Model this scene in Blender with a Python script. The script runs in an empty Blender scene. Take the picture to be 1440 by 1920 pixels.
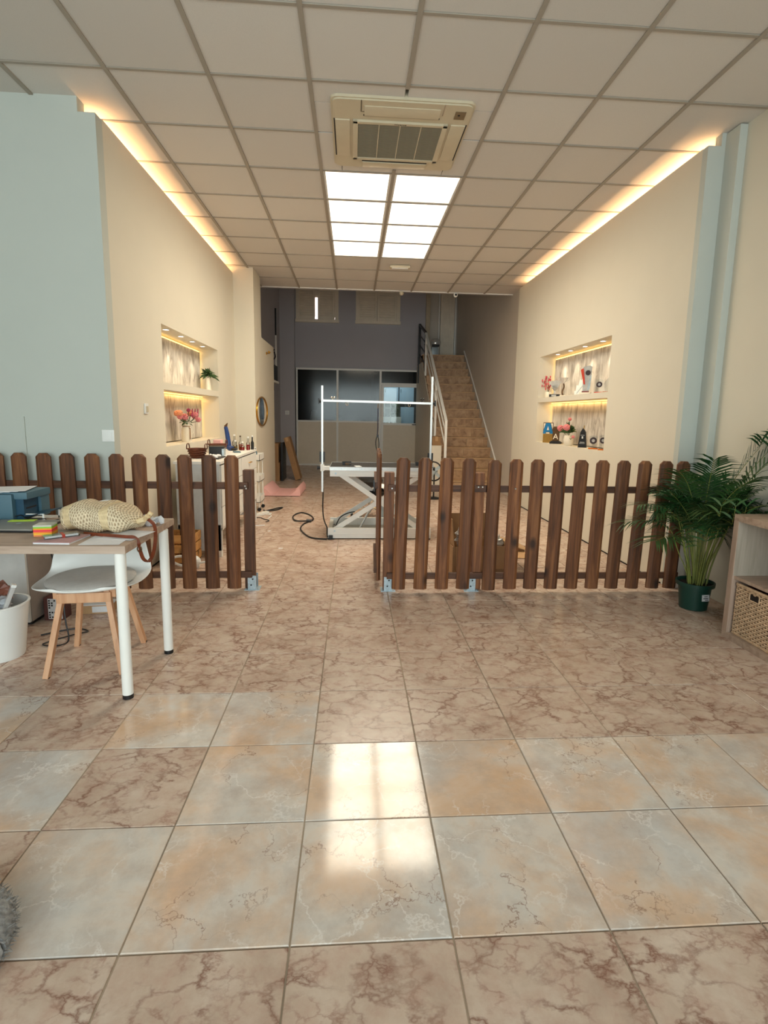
import bpy, bmesh, math, random
from mathutils import Vector, Matrix, Euler
random.seed(7)
sc = bpy.context.scene
COL = sc.collection
R = math.radians

# ------------------------------------------------------------------ camera
CAMZ = 1.30
pitch, yaw, roll = -.1482, .0694, .0176
cy, sy, cp, sp = math.cos(yaw), math.sin(yaw), math.cos(pitch), math.sin(pitch)
fwd = Vector((sy*cp, cy*cp, sp)); rgt0 = Vector((cy, -sy, 0)); up0 = rgt0.cross(fwd)
rgt = rgt0*math.cos(roll) + up0*math.sin(roll); upv = up0*math.cos(roll) - rgt0*math.sin(roll)
cd = bpy.data.cameras.new('camera'); cam = bpy.data.objects.new('camera', cd); COL.objects.link(cam)
M = Matrix((rgt, upv, -fwd)).transposed().to_4x4(); M.translation = Vector((0, 0, CAMZ)); cam.matrix_world = M
cd.sensor_fit = 'VERTICAL'; cd.sensor_height = 36; cd.lens = 994.5/1920*36
cd.shift_x = (720-730.1)/1920; cd.shift_y = -(960-927.8)/1920; cd.clip_start = .02
sc.camera = cam

# ------------------------------------------------------------------ exposure, sky, lights
sc.view_settings.view_transform = 'Standard'; sc.view_settings.look = 'None'
sc.view_settings.gamma = 1; sc.view_settings.use_curve_mapping = False
sc.view_settings.exposure = 0.45
SKY = 5.0; PANEL = 1.5; PANEL_LIGHT = 9; COVE = 11; SPOT = 4.5; NICHE = .9
w = bpy.data.worlds.new('sky'); sc.world = w; w.use_nodes = True
bg = w.node_tree.nodes['Background']; bg.inputs[0].default_value = (.92, .95, 1.0, 1); bg.inputs[1].default_value = SKY

def area(name, loc, rot, sx, sy_, power, color, spread=180, portal=False):
    l = bpy.data.lights.new(name, 'AREA'); l.shape = 'RECTANGLE'; l.size = sx; l.size_y = sy_
    l.energy = power; l.color = color; l.spread = R(spread)
    if portal: l.cycles.is_portal = True
    o = bpy.data.objects.new(name, l); COL.objects.link(o); o.location = loc; o.rotation_euler = rot
    return o
# daylight comes through the shop front behind the camera (a portal for the sky)
area('shop_front_daylight', (-.5, -1.75, 1.55), (R(90), 0, 0), 5.6, 2.5, 1, (1, 1, 1), portal=True)
# LED strips on top of the two false walls, lighting the ceiling
area('cove_strip_left_light', (-1.80, 5.93, 3.185), (R(180), 0, 0), .012, 3.75, COVE, (1, .59, .29))
area('cove_strip_right_light', (2.59, 6.05, 3.185), (R(180), 0, 0), .012, 4.1, COVE, (1, .62, .32))

# ------------------------------------------------------------------ materials
def s2l(c):
    c = c/255
    return c/12.92 if c <= .04045 else ((c+.055)/1.055)**2.4
def C(r, g, b): return (s2l(r), s2l(g), s2l(b), 1)
class NT:
    def __init__(s, name):
        s.m = bpy.data.materials.new(name); s.m.use_nodes = True; s.t = s.m.node_tree; s.n = s.t.nodes; s.l = s.t.links
        s.b = s.n['Principled BSDF']
    def add(s, typ, **kw):
        n = s.n.new(typ)
        for k, v in kw.items(): setattr(n, k, v)
        return n
    def link(s, a, b): s.l.new(a, b)
    def vec(s, space='Object', rand=True, scale=(1, 1, 1)):
        tc = s.add('ShaderNodeTexCoord'); out = tc.outputs[space]
        if rand:
            oi = s.add('ShaderNodeObjectInfo'); mu = s.add('ShaderNodeVectorMath', operation='MULTIPLY_ADD')
            cx = s.add('ShaderNodeCombineXYZ')
            for i, k in enumerate((37.1, 71.7, 53.3)):
                q = s.add('ShaderNodeMath', operation='MULTIPLY'); q.inputs[1].default_value = k
                s.link(oi.outputs['Random'], q.inputs[0]); s.link(q.outputs[0], cx.inputs[i])
            s.link(out, mu.inputs[0]); mu.inputs[1].default_value = scale; s.link(cx.outputs[0], mu.inputs[2]); return mu.outputs[0]
        mu = s.add('ShaderNodeVectorMath', operation='MULTIPLY'); s.link(out, mu.inputs[0]); mu.inputs[1].default_value = scale
        return mu.outputs[0]
    def noise(s, v, scale, detail=4, rough=.55, dist=0.):
        n = s.add('ShaderNodeTexNoise'); s.link(v, n.inputs['Vector']); n.inputs['Scale'].default_value = scale
        n.inputs['Detail'].default_value = detail; n.inputs['Roughness'].default_value = rough; n.inputs['Distortion'].default_value = dist
        return n.outputs['Fac']
    def ramp(s, fac, stops):
        r = s.add('ShaderNodeValToRGB'); e = r.color_ramp.elements
        while len(e) > 1: e.remove(e[0])
        e[0].position = stops[0][0]; e[0].color = stops[0][1]
        for p, c in stops[1:]:
            k = e.new(p); k.color = c
        s.link(fac, r.inputs[0]); return r.outputs[0]
    def mix(s, fac, a, b, mode='MIX'):
        m = s.add('ShaderNodeMix', data_type='RGBA', blend_type=mode)
        for i, v in ((0, fac), (6, a), (7, b)):
            if hasattr(v, 'is_linked') or hasattr(v, 'links'): s.link(v, m.inputs[i])
            else: m.inputs[i].default_value = v
        return m.outputs[2]
    def bump(s, h, strength=.2, dist=.002):
        b = s.add('ShaderNodeBump'); b.inputs['Strength'].default_value = strength; b.inputs['Distance'].default_value = dist
        s.link(h, b.inputs['Height']); s.link(b.outputs[0], s.b.inputs['Normal'])
    def out(s, col=None, rough=.5, metal=0, **kw):
        if col is not None:
            if hasattr(col, 'links'): s.link(col, s.b.inputs['Base Color'])
            else: s.b.inputs['Base Color'].default_value = col
        if hasattr(rough, 'links'): s.link(rough, s.b.inputs['Roughness'])
        else: s.b.inputs['Roughness'].default_value = rough
        s.b.inputs['Metallic'].default_value = metal
        for k, v in kw.items(): s.b.inputs[k].default_value = v
        return s.m
def plain(name, c, rough=.5, metal=0, var=.06, scale=12, bump=0, bscale=60, **kw):
    t = NT(name); v = t.vec(rand=False)
    f = t.noise(v, scale, 3)
    d = tuple(x*(1-var*2) for x in c[:3])+(1,)
    col = t.ramp(f, [(.3, d), (.7, c)])
    if bump: t.bump(t.noise(v, bscale, 3), bump, .003)
    return t.out(col, rough, metal, **kw)
def emit(name, c, strength, base=None):
    t = NT(name); t.out(base or c, .6); t.b.inputs['Emission Color'].default_value = c; t.b.inputs['Emission Strength'].default_value = strength
    return t.m
K = {}
K['paint'] = plain('wall_paint', C(220, 213, 196), .85, var=.012, scale=3, bump=.08, bscale=220)
K['paint_daytint'] = plain('daylight_tinted_paint', C(196, 200, 192), .85, var=.012, scale=3, bump=.08, bscale=220)  # same wall paint with the cool grey of daylight put into its colour
K['paint_back'] = plain('back_wall_paint', C(184, 182, 188), .85, var=.02, scale=2, bump=.08, bscale=200)
K['paint_stair'] = plain('stair_wall_paint', C(205, 196, 184), .85, var=.02, scale=2)
K['white'] = plain('white_lacquer', C(238, 236, 230), .35, var=.01)
K['whitep'] = plain('white_plastic', C(236, 236, 232), .4, var=.01)
K['cream'] = plain('cream_plastic', C(208, 195, 168), .5, var=.02)
K['tbar'] = plain('ceiling_bar_enamel', C(164, 154, 140), .6, var=.02)
K['black'] = plain('black_plastic', C(22, 22, 24), .45, var=.05)
K['rubber'] = plain('black_rubber', C(40, 38, 38), .95, var=.08, bump=.3, bscale=300)
K['alu'] = plain('brushed_aluminium', C(215, 216, 214), .35, .55, var=.05, scale=30)
K['steel'] = plain('galvanised_steel', C(188, 204, 212), .4, .45, var=.14, scale=50)
K['chrome'] = plain('chrome', C(225, 225, 222), .15, 1, var=.02)
K['gold'] = plain('brass', C(212, 160, 62), .3, .9, var=.05)
K['grout'] = plain('grout', C(196, 176, 152), .9, var=.32, scale=1.1)
K['grey_fabric'] = plain('grey_cushion', C(206, 202, 196), .8, var=.04, scale=40, bump=.2, bscale=500)
K['void'] = plain('dark_void_and_base_shadow', C(14, 12, 12), .9)
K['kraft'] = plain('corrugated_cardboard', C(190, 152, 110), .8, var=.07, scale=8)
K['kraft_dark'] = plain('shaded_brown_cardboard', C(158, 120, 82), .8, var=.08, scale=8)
K['pink'] = plain('pink_vinyl', C(236, 182, 178), .55, var=.03)
K['teal'] = plain('blue_grey_plastic', C(74, 106, 120), .45, var=.04)
K['teal_dark'] = plain('dark_teal_plastic', C(26, 66, 88), .4, var=.05)
K['laptop'] = plain('anodised_grey_metal', C(150, 148, 142), .4, .5, var=.03)
K['paper'] = plain('paper', C(226, 226, 228), .8, var=.05, scale=20)
K['leather'] = plain('brown_leather', C(124, 56, 26), .5, var=.14, scale=40, bump=.3, bscale=200)
K['pot'] = plain('dark_green_plastic', C(20, 62, 52), .4, var=.05)
K['soil'] = plain('potting_soil', C(50, 36, 26), 1, var=.3, scale=60, bump=.8, bscale=80)
K['stem'] = plain('palm_stem', C(142, 150, 72), .5, var=.25, scale=8)
K['wick_dark'] = None
K['blue'] = plain('dark_blue_glaze', C(28, 62, 122), .3, var=.1, scale=20)
K['bluebr'] = plain('bright_blue_enamel', C(18, 118, 176), .4)
K['orangel'] = plain('amber_liquid', C(214, 108, 26), .2, var=.05)
K['redl'] = plain('red_liquid', C(196, 40, 26), .2, var=.05)
K['petalp'] = plain('pink_petals', C(232, 140, 142), .7, var=.12, scale=60)
K['petalo'] = plain('peach_petals', C(240, 166, 128), .7, var=.12, scale=60)
K['petalm'] = plain('magenta_petals', C(168, 62, 96), .7, var=.15, scale=60)
K['petalr'] = plain('coral_orchid_petals', C(220, 86, 98), .7, var=.15, scale=60)
K['leafd'] = plain('dark_leaves', C(72, 102, 56), .55, var=.25, scale=50)
K['ceramic'] = plain('cream_ceramic', C(238, 228, 208), .3, var=.02)
K['olive'] = plain('gold_lettered_base', C(158, 122, 54), .5, .3, var=.08, scale=60)
K['bronze'] = plain('bronze', C(104, 78, 52), .4, .5, var=.12, scale=40)
K['silver'] = plain('silver_plate', C(226, 224, 220), .2, .45, var=.1, scale=30)
K['disc'] = plain('etched_medal', C(74, 60, 62), .4, .3, var=.15, scale=60)
K['red'] = plain('red_enamel', C(206, 66, 40), .4)
K['mirror'] = plain('mirror_glass', C(120, 130, 140), .05, 1, var=0)
K['fluff'] = plain('grey_plush', C(176, 176, 176), 1, var=.3, scale=60, bump=1, bscale=90)
K['shutter'] = plain('painted_shutter', C(244, 232, 212), .7, var=.05, scale=6)
K['backlitmetal'] = plain('backlit_dark_steel', C(24, 24, 28), .4)  # dark colour stands in for the backlit look of the upper rail
K['panel_lower'] = plain('cream_laminate', C(226, 216, 198), .6, var=.02)
K['brass_text'] = plain('dark_print', C(38, 34, 32), .6)
K['whitet'] = plain('white_print', C(232, 232, 228), .6)
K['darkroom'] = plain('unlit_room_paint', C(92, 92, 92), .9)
K['paleblue'] = plain('pale_blue_panel', C(168, 194, 212), .5, var=.03)
K['panelglow'] = emit('led_panel', (1, .93, .80, 1), PANEL)
K['spotglow'] = emit('spot_lens', (1, .95, .85, 1), 9)
K['ledglow'] = emit('warm_led_strip', (1, .66, .20, 1), NICHE*2.2)
K['daylight_gap'] = emit('daylight_behind_shutter', (.96, .92, 1, 1), 1.3)
K['coveled'] = emit('cove_led_strip', (1, .6, .28, 1), 2)

def ridge(t, n, c, w, k):
    a = t.add('ShaderNodeMath', operation='SUBTRACT'); t.link(n, a.inputs[0]); a.inputs[1].default_value = c
    b = t.add('ShaderNodeMath', operation='ABSOLUTE'); t.link(a.outputs[0], b.inputs[0])
    return t.ramp(b.outputs[0], [(0, (k, k, k, 1)), (w*.4, (k*.55, k*.55, k*.55, 1)), (w, (0, 0, 0, 1))])
def gate(t, v, scale, lo, hi):
    return t.ramp(t.noise(v, scale, 3), [(lo, (0, 0, 0, 1)), (hi, (1, 1, 1, 1))])
def crack(t, v, scale, warp, wd, k, wscale=7):
    n = t.add('ShaderNodeTexNoise'); t.link(v, n.inputs['Vector']); n.inputs['Scale'].default_value = wscale; n.inputs['Detail'].default_value = 5; n.inputs['Roughness'].default_value = .62
    a = t.add('ShaderNodeVectorMath', operation='MULTIPLY_ADD'); t.link(n.outputs['Color'], a.inputs[0]); a.inputs[1].default_value = (warp, warp, warp); t.link(v, a.inputs[2])
    vo = t.add('ShaderNodeTexVoronoi', feature='DISTANCE_TO_EDGE'); t.link(a.outputs[0], vo.inputs['Vector']); vo.inputs['Scale'].default_value = scale
    return t.ramp(vo.outputs['Distance'], [(0, (k, k, k, 1)), (wd*.35, (k*.5, k*.5, k*.5, 1)), (wd, (0, 0, 0, 1))])
def mat_tile_pink():
    t = NT('rose_marble_tile'); v = t.vec(); vs = t.vec(scale=(.8, 1.15, 1))
    base = t.ramp(t.noise(v, 5, 6, .65, .3), [(.3, C(182, 158, 140)), (.5, C(202, 180, 162)), (.72, C(217, 199, 183))])
    base = t.mix(t.ramp(t.noise(v, 18, 5, .65), [(.42, (0, 0, 0, 1)), (.7, (.5, .5, .5, 1))]), base, C(184, 146, 128))
    m1 = t.mix(1.0, crack(t, vs, 8.5, .20, .085, .85), gate(t, v, 7, .36, .60), 'MULTIPLY')
    m2 = t.mix(1.0, crack(t, vs, 17, .12, .11, .55, 14), gate(t, v, 9, .44, .62), 'MULTIPLY')
    c1 = t.mix(m1, base, C(126, 84, 68)); c2 = t.mix(m2, c1, C(146, 106, 90))
    t.bump(t.noise(v, 90, 2), .10, .002)
    return t.out(c2, .26, 0, **{'Specular IOR Level': .32})
def mat_tile_cream():
    t = NT('cream_marble_tile'); v = t.vec()
    base = t.ramp(t.noise(v, 2.8, 5, .6, .3), [(.32, C(204, 200, 194)), (.44, C(216, 204, 192)), (.55, C(216, 188, 164)), (.64, C(212, 178, 148)), (.76, C(206, 192, 180))])
    base = t.mix(t.ramp(t.noise(v, 2.0, 5, .6, .3), [(.50, (0, 0, 0, 1)), (.66, (.75, .75, .75, 1))]), base, C(198, 196, 194))
    base = t.mix(t.ramp(t.noise(v, 9, 7, .68), [(.42, (0, 0, 0, 1)), (.70, (.55, .55, .55, 1))]), base, C(176, 156, 142))
    m1 = t.mix(1.0, crack(t, v, 4.5, .28, .030, .6), gate(t, v, 4, .42, .58), 'MULTIPLY')
    m2 = t.mix(1.0, crack(t, v, 3.4, .40, .020, .75, 8), gate(t, v, 3.2, .50, .60), 'MULTIPLY')
    c1 = t.mix(m1, base, C(236, 230, 224)); c2 = t.mix(m2, c1, C(136, 98, 80))
    return t.out(c2, .10, 0, **{'Specular IOR Level': .45})
K['tile_pink'] = mat_tile_pink(); K['tile_cream'] = mat_tile_cream()
def mat_ceiling():
    t = NT('mineral_fibre_tile'); v = t.vec()
    f = t.noise(v, 260, 2, .6)
    oi = t.add('ShaderNodeObjectInfo')
    c = t.ramp(oi.outputs['Random'], [(0, C(208, 202, 194)), (1, C(219, 213, 205))])
    c = t.mix(t.ramp(f, [(.3, (.10, .10, .10, 1)), (.5, (0, 0, 0, 1))]), c, C(150, 140, 128))
    t.bump(f, .12, .002)
    return t.out(c, .9)
K['ctile'] = mat_ceiling()
def mat_wood(name, dark, mid, light, sc_=(26, 26, 1.6), knots=True, rough=.62, rnd=.5):
    t = NT(name); v = t.vec(scale=sc_)
    f = t.noise(v, 1, 6, .6, .7)
    c = t.ramp(f, [(.28, dark), (.5, mid), (.74, light)])
    oi = t.add('ShaderNodeObjectInfo')
    br = t.ramp(oi.outputs['Random'], [(0, (1-rnd, 1-rnd, 1-rnd, 1)), (1, (1, 1, 1, 1))])
    c = t.mix(1.0, c, br, 'MULTIPLY')
    if knots:
        vk = t.vec(scale=(6, 6, 3.4))
        vo = t.add('ShaderNodeTexVoronoi'); t.link(vk, vo.inputs['Vector']); vo.inputs['Scale'].default_value = 1.0
        k = t.ramp(vo.outputs['Distance'], [(.08, (.85, .85, .85, 1)), (.21, (0, 0, 0, 1))])
        c = t.mix(k, c, tuple(x*.25 for x in dark[:3])+(1,))
    t.bump(f, .25, .002)
    return t.out(c, rough)
K['fence'] = mat_wood('stained_pine', C(64, 36, 20), C(120, 72, 40), C(170, 112, 66), rnd=.40)
K['fence_dark'] = mat_wood('stained_pine_rail', C(56, 32, 20), C(88, 54, 34), C(112, 72, 48), sc_=(1.6, 26, 26), rnd=.2)
K['oak'] = mat_wood('grey_oak_laminate', C(152, 128, 110), C(178, 154, 136), C(192, 170, 152), sc_=(2, 30, 30), knots=False, rough=.5, rnd=.06)
K['oakv'] = mat_wood('grey_oak_laminate_upright', C(162, 138, 120), C(184, 158, 140), C(198, 174, 156), sc_=(30, 30, 2), knots=False, rough=.5, rnd=.06)
K['oak_in'] = mat_wood('pale_grey_oak_lining', C(166, 154, 138), C(184, 172, 156), C(198, 186, 172), sc_=(30, 30, 2), knots=False, rough=.5, rnd=.06)
K['tread_edge'] = plain('pale_tread_tile', C(202, 164, 122), .4, var=.10, scale=9)
K['beech'] = mat_wood('beech', C(192, 138, 100), C(208, 158, 120), C(220, 174, 138), sc_=(30, 30, 2), knots=False, rough=.45, rnd=.05)
K['pine'] = mat_wood('raw_pine', C(186, 124, 62), C(214, 156, 88), C(228, 178, 110), sc_=(2, 30, 30), rnd=.1)
K['woodpanel'] = mat_wood('whitewashed_wood_panel', C(138, 126, 114), C(198, 190, 178), C(228, 222, 212), sc_=(11, 11, 4.2), knots=False, rough=.7, rnd=.02)
K['stair_tile'] = mat_wood('ochre_stair_tile', C(140, 104, 74), C(182, 146, 110), C(204, 170, 134), sc_=(9, 9, 9), knots=False, rough=.45, rnd=.1)
def mat_weave(name, a, b, su, sv, strength=.8):
    t = NT(name); tc = t.add('ShaderNodeTexCoord')
    mp = t.add('ShaderNodeMapping'); t.link(tc.outputs['UV'], mp.inputs[0]); mp.inputs['Scale'].default_value = (su, sv, 1)
    sx = t.add('ShaderNodeSeparateXYZ'); t.link(mp.outputs[0], sx.inputs[0])
    def sn(o, k=1):
        m = t.add('ShaderNodeMath', operation='SINE'); q = t.add('ShaderNodeMath', operation='MULTIPLY'); q.inputs[1].default_value = 6.2832*k
        t.link(o, q.inputs[0]); t.link(q.outputs[0], m.inputs[0]); return m.outputs[0]
    m = t.add('ShaderNodeMath', operation='MULTIPLY'); t.link(sn(sx.outputs[0]), m.inputs[0]); t.link(sn(sx.outputs[1]), m.inputs[1])
    m2 = t.add('ShaderNodeMath', operation='MULTIPLY_ADD'); t.link(m.outputs[0], m2.inputs[0]); m2.inputs[1].default_value = .5; m2.inputs[2].default_value = .5
    nz = t.noise(t.vec(rand=False), 60, 3)
    c = t.ramp(m2.outputs[0], [(.12, a), (.5, b), (1, tuple(min(1, x*1.15) for x in b[:3])+(1,))])
    c = t.mix(.35, c, t.ramp(nz, [(.3, a), (.7, b)]))
    t.bump(m2.outputs[0], strength, .004)
    return t.out(c, .75)
K['straw'] = mat_weave('woven_straw', C(140, 112, 80), C(234, 214, 180), 30, 17, 1.0)
K['strawband'] = mat_weave('braided_straw_band', C(190, 160, 118), C(232, 208, 164), 60, 12, .6)
K['wicker'] = plain('wicker_strand', C(224, 190, 154), .6, var=.2, scale=30)
K['wickdark'] = plain('dark_wicker', C(112, 52, 24), .5, var=.3, scale=60, bump=.8, bscale=90)
def mat_palm():
    t = NT('palm_leaf'); v = t.vec()
    oi = t.add('ShaderNodeObjectInfo')
    c = t.ramp(t.noise(v, 4, 2), [(.3, C(16, 52, 26)), (.7, C(44, 88, 42))])
    c = t.mix(t.ramp(oi.outputs['Random'], [(.6, (0, 0, 0, 1)), (1, (.5, .5, .5, 1))]), c, C(92, 112, 58))
    return t.out(c, .4)
K['palm'] = mat_palm()
def mat_glass(name, tint=(.9, .95, .93, 1), gloss=.02, base=.06):
    t = NT(name); t.n.remove(t.b)
    tr = t.add('ShaderNodeBsdfTransparent'); tr.inputs[0].default_value = tint
    gl = t.add('ShaderNodeBsdfGlossy'); gl.inputs['Roughness'].default_value = gloss
    fr = t.add('ShaderNodeFresnel'); fr.inputs[0].default_value = 1.5
    mx = t.add('ShaderNodeMixShader'); t.link(fr.outputs[0], mx.inputs[0]); t.link(tr.outputs[0], mx.inputs[1]); t.link(gl.outputs[0], mx.inputs[2])
    t.link(mx.outputs[0], t.n['Material Output'].inputs[0]); return t.m
K['glass'] = mat_glass('window_glass'); K['darkglass'] = mat_glass('smoked_glass', (.5, .52, .52, 1), .12)
K['clear'] = mat_glass('clear_plastic', (.93, .95, .96, 1), .08)

# ------------------------------------------------------------------ builders
class B:
    def __init__(s): s.bm = bmesh.new()
    def box(s, x0, x1, y0, y1, z0, z1, bev=0):
        return s.obox(((x0+x1)/2, (y0+y1)/2, (z0+z1)/2), (x1-x0, y1-y0, z1-z0), None, bev)
    def obox(s, c, size, rot=None, bev=0):
        m = Matrix.Translation(c) @ ((rot if isinstance(rot, Matrix) else Euler(rot).to_matrix().to_4x4()) if rot is not None else Matrix()) @ Matrix.Diagonal((size[0], size[1], size[2], 1))
        r = bmesh.ops.create_cube(s.bm, size=1, matrix=m)
        if bev:
            es = {e for v in r['verts'] for e in v.link_edges}
            bmesh.ops.bevel(s.bm, geom=list(es), offset=bev, segments=2, profile=.7, affect='EDGES')
        return s
    def beam(s, a, b, wx, wy, up=(0, 0, 1), bev=0):
        a, b = Vector(a), Vector(b); d = b-a; L = d.length; z = d.normalized(); u = Vector(up)
        x = u.cross(z)
        if x.length < 1e-4: x = Vector((1, 0, 0)).cross(z)
        if x.length < 1e-4: x = Vector((0, 1, 0)).cross(z)
        x.normalize(); y = z.cross(x)
        rm = Matrix((x, y, z)).transposed().to_4x4()
        return s.obox((a+b)/2, (wx, wy, L), rm, bev)
    def cone(s, a, b, r0, r1=None, n=16, caps=True):
        a, b = Vector(a), Vector(b); d = b-a; r1 = r0 if r1 is None else r1
        q = Vector((0, 0, 1)).rotation_difference(d.normalized()).to_matrix().to_4x4()
        bmesh.ops.create_cone(s.bm, cap_ends=caps, segments=n, radius1=r0, radius2=r1, depth=d.length, matrix=Matrix.Translation((a+b)/2) @ q)
        return s
    def ball(s, c, r, n=12, scale=(1, 1, 1), rot=None):
        m = Matrix.Translation(c) @ (Euler(rot).to_matrix().to_4x4() if rot else Matrix()) @ Matrix.Diagonal((r*scale[0], r*scale[1], r*scale[2], 1))
        bmesh.ops.create_uvsphere(s.bm, u_segments=n, v_segments=max(6, n*2//3), radius=1, matrix=m)
        return s
    def lathe(s, prof, c=(0, 0, 0), n=24, closed=False):
        rings = []
        for r, z in prof:
            if r < 1e-5: rings.append([s.bm.verts.new((c[0], c[1], c[2]+z))])
            else: rings.append([s.bm.verts.new((c[0]+r*math.cos(2*math.pi*i/n), c[1]+r*math.sin(2*math.pi*i/n), c[2]+z)) for i in range(n)])
        for a, b in zip(rings, rings[1:]):
            for i in range(n):
                j = (i+1) % n
                if len(a) == 1 and len(b) == 1: continue
                if len(a) == 1: s.bm.faces.new((a[0], b[j], b[i]))
                elif len(b) == 1: s.bm.faces.new((a[i], a[j], b[0]))
                else: s.bm.faces.new((a[i], a[j], b[j], b[i]))
        return s
    def tube(s, pts, r, n=8, radii=None):
        pts = [Vector(p) for p in pts]; rings = []; pu = None
        for i, p in enumerate(pts):
            t = (pts[min(i+1, len(pts)-1)]-pts[max(i-1, 0)]).normalized()
            if pu is None: pu = Vector((0, 0, 1)) if abs(t.z) < .9 else Vector((1, 0, 0))
            x = pu.cross(t)
            if x.length < 1e-4: x = Vector((1, 0, .1)).cross(t)
            x.normalize(); y = t.cross(x); pu = y
            rr = radii[i] if radii else r
            rings.append([s.bm.verts.new(p+x*rr*math.cos(2*math.pi*k/n)+y*rr*math.sin(2*math.pi*k/n)) for k in range(n)])
        for a, b in zip(rings, rings[1:]):
            for k in range(n): s.bm.faces.new((a[k], a[(k+1) % n], b[(k+1) % n], b[k]))
        s.bm.faces.new(list(reversed(rings[0]))); s.bm.faces.new(rings[-1])
        return s
    def prism(s, pts, y0, y1):           # outline in x,z; depth along y
        a = [s.bm.verts.new((p[0], y0, p[1])) for p in pts]; b = [s.bm.verts.new((p[0], y1, p[1])) for p in pts]
        s.bm.faces.new(list(reversed(a))); s.bm.faces.new(b)
        for i in range(len(pts)):
            j = (i+1) % len(pts); s.bm.faces.new((a[i], b[i], b[j], a[j]))
        return s
    def quad(s, *p):
        s.bm.faces.new([s.bm.verts.new(q) for q in p]); return s
    def mesh(s, name, smooth=False, m=None):
        bmesh.ops.recalc_face_normals(s.bm, faces=s.bm.faces)
        me = bpy.data.meshes.new(name); s.bm.to_mesh(me); s.bm.free()
        if smooth:
            for p in me.polygons: p.use_smooth = True
            try: me.set_sharp_from_angle(angle=R(38))
            except Exception: pass
        if m: me.materials.append(m)
        return me
def smooth_path(pts, n=6):
    pts = [Vector(p) for p in pts]; out = []
    for i in range(len(pts)-1):
        p0 = pts[max(i-1, 0)]; p1 = pts[i]; p2 = pts[i+1]; p3 = pts[min(i+2, len(pts)-1)]
        for k in range(n):
            t = k/n
            out.append(.5*((2*p1)+(p2-p0)*t+(2*p0-5*p1+4*p2-p3)*t*t+(3*p1-p0-3*p2+p3)*t**3))
    return out+[pts[-1]]
def O(name, b, m, parent=None, loc=(0, 0, 0), rot=(0, 0, 0), smooth=False, label=None, kind=None):
    me = b.mesh(name, smooth, K[m] if isinstance(m, str) else m) if isinstance(b, B) else b
    o = bpy.data.objects.new(name, me); COL.objects.link(o); o.location = loc; o.rotation_euler = rot
    if parent: o.parent = parent
    if label: o['label'] = label
    if kind: o['kind'] = kind
    return o
def T(name, label, cat, loc=(0, 0, 0), rz=0, group=None):
    o = bpy.data.objects.new(name, None); COL.objects.link(o); o.location = loc; o.rotation_euler = (0, 0, rz)
    o.empty_display_size = .05; o['label'] = label; o['category'] = cat
    if group: o['group'] = group
    return o
def tag(o, label, cat, group=None):
    o['label'] = label; o['category'] = cat
    if group: o['group'] = group
    return o
def ST(name, b, m, parent=None, **kw):
    o = O(name, b, m, parent, **kw)
    if not parent: o['kind'] = 'structure'
    return o
def text(s, size, m, parent, loc, rot, name='lettering', ext=.0004):
    cu = bpy.data.curves.new(name, 'FONT'); cu.body = s; cu.size = size; cu.align_x = 'CENTER'; cu.align_y = 'CENTER'; cu.extrude = ext; cu.resolution_u = 3
    tmp = bpy.data.objects.new('tmp_text', cu); COL.objects.link(tmp); bpy.context.view_layer.update()
    me = bpy.data.meshes.new_from_object(tmp.evaluated_get(bpy.context.evaluated_depsgraph_get())); bpy.data.objects.remove(tmp)
    me.materials.clear(); me.materials.append(K[m]); o = bpy.data.objects.new(name, me); COL.objects.link(o); o.parent = parent; o.location = loc; o.rotation_euler = rot; o['kind'] = 'stuff'
    return o
def dup(root, loc, rz=None, label=None, group=None):
    r = root.copy(); COL.objects.link(r); r.location = loc
    if rz is not None: r.rotation_euler = (0, 0, rz)
    if label: r['label'] = label
    if group: r['group'] = group
    for ch in list(root.children):
        c = ch.copy(); COL.objects.link(c); c.parent = r
        for g in ch.children:
            d = g.copy(); COL.objects.link(d); d.parent = c
    return r

ZC = 3.30; XL = -1.69; XR = 2.48; ZT = 3.224
# ================================================================== SETTING
# ---- floor: mortar bed plus every tile
TS = .409; FX = -.148; FY = 1.143
fl = ST('floor', B().box(-3.75, 2.9, -1.8, 16.2, -.12, -.004), 'grout')
def tile_mesh(m, name):
    h = TS/2-.0022
    b = B(); b.box(-h, h, -h, h, -.012, 0)
    bmesh.ops.bevel(b.bm, geom=[e for e in b.bm.edges if all(v.co.z > -.001 for v in e.verts)], offset=.0018, segments=1, affect='EDGES')
    return b.mesh(name, False, K[m])
TP, TC = tile_mesh('tile_pink', 'tile'), tile_mesh('tile_cream', 'tile')
cream = {(c, 0) for c in range(-2, 6)} | {(c, 1) for c in range(-4, 6) if c != -2} | {(-2, 2), (-1, 2), (-4, 2)} | {(-5, 2)}
far = B(); nfar = 0
for r in range(-3, 31):
    for c in range(-9, 7):
        x = FX+(c+.5)*TS; y = FY+(r+.5)*TS
        if x > 2.62 or (y > 3.9 and x < -1.75) : continue
        if y < .72 or x < -.45-.80*y-.3 or x > .35+.95*y+.2: continue
        if r <= 14:
            m = TC if (c, r) in cream else TP
            O('tile', m, None, fl, (x, y, random.uniform(-.0006, .0006)), (random.uniform(-.0008, .0008), random.uniform(-.0008, .0008), 0 if m is TC else random.choice((0, math.pi))))
        else:
            h = TS/2-.0022; far.box(x-h, x+h, y-h, y+h, -.012, 0)
O('far_tile', far, 'tile_pink', fl, kind='stuff')

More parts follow.
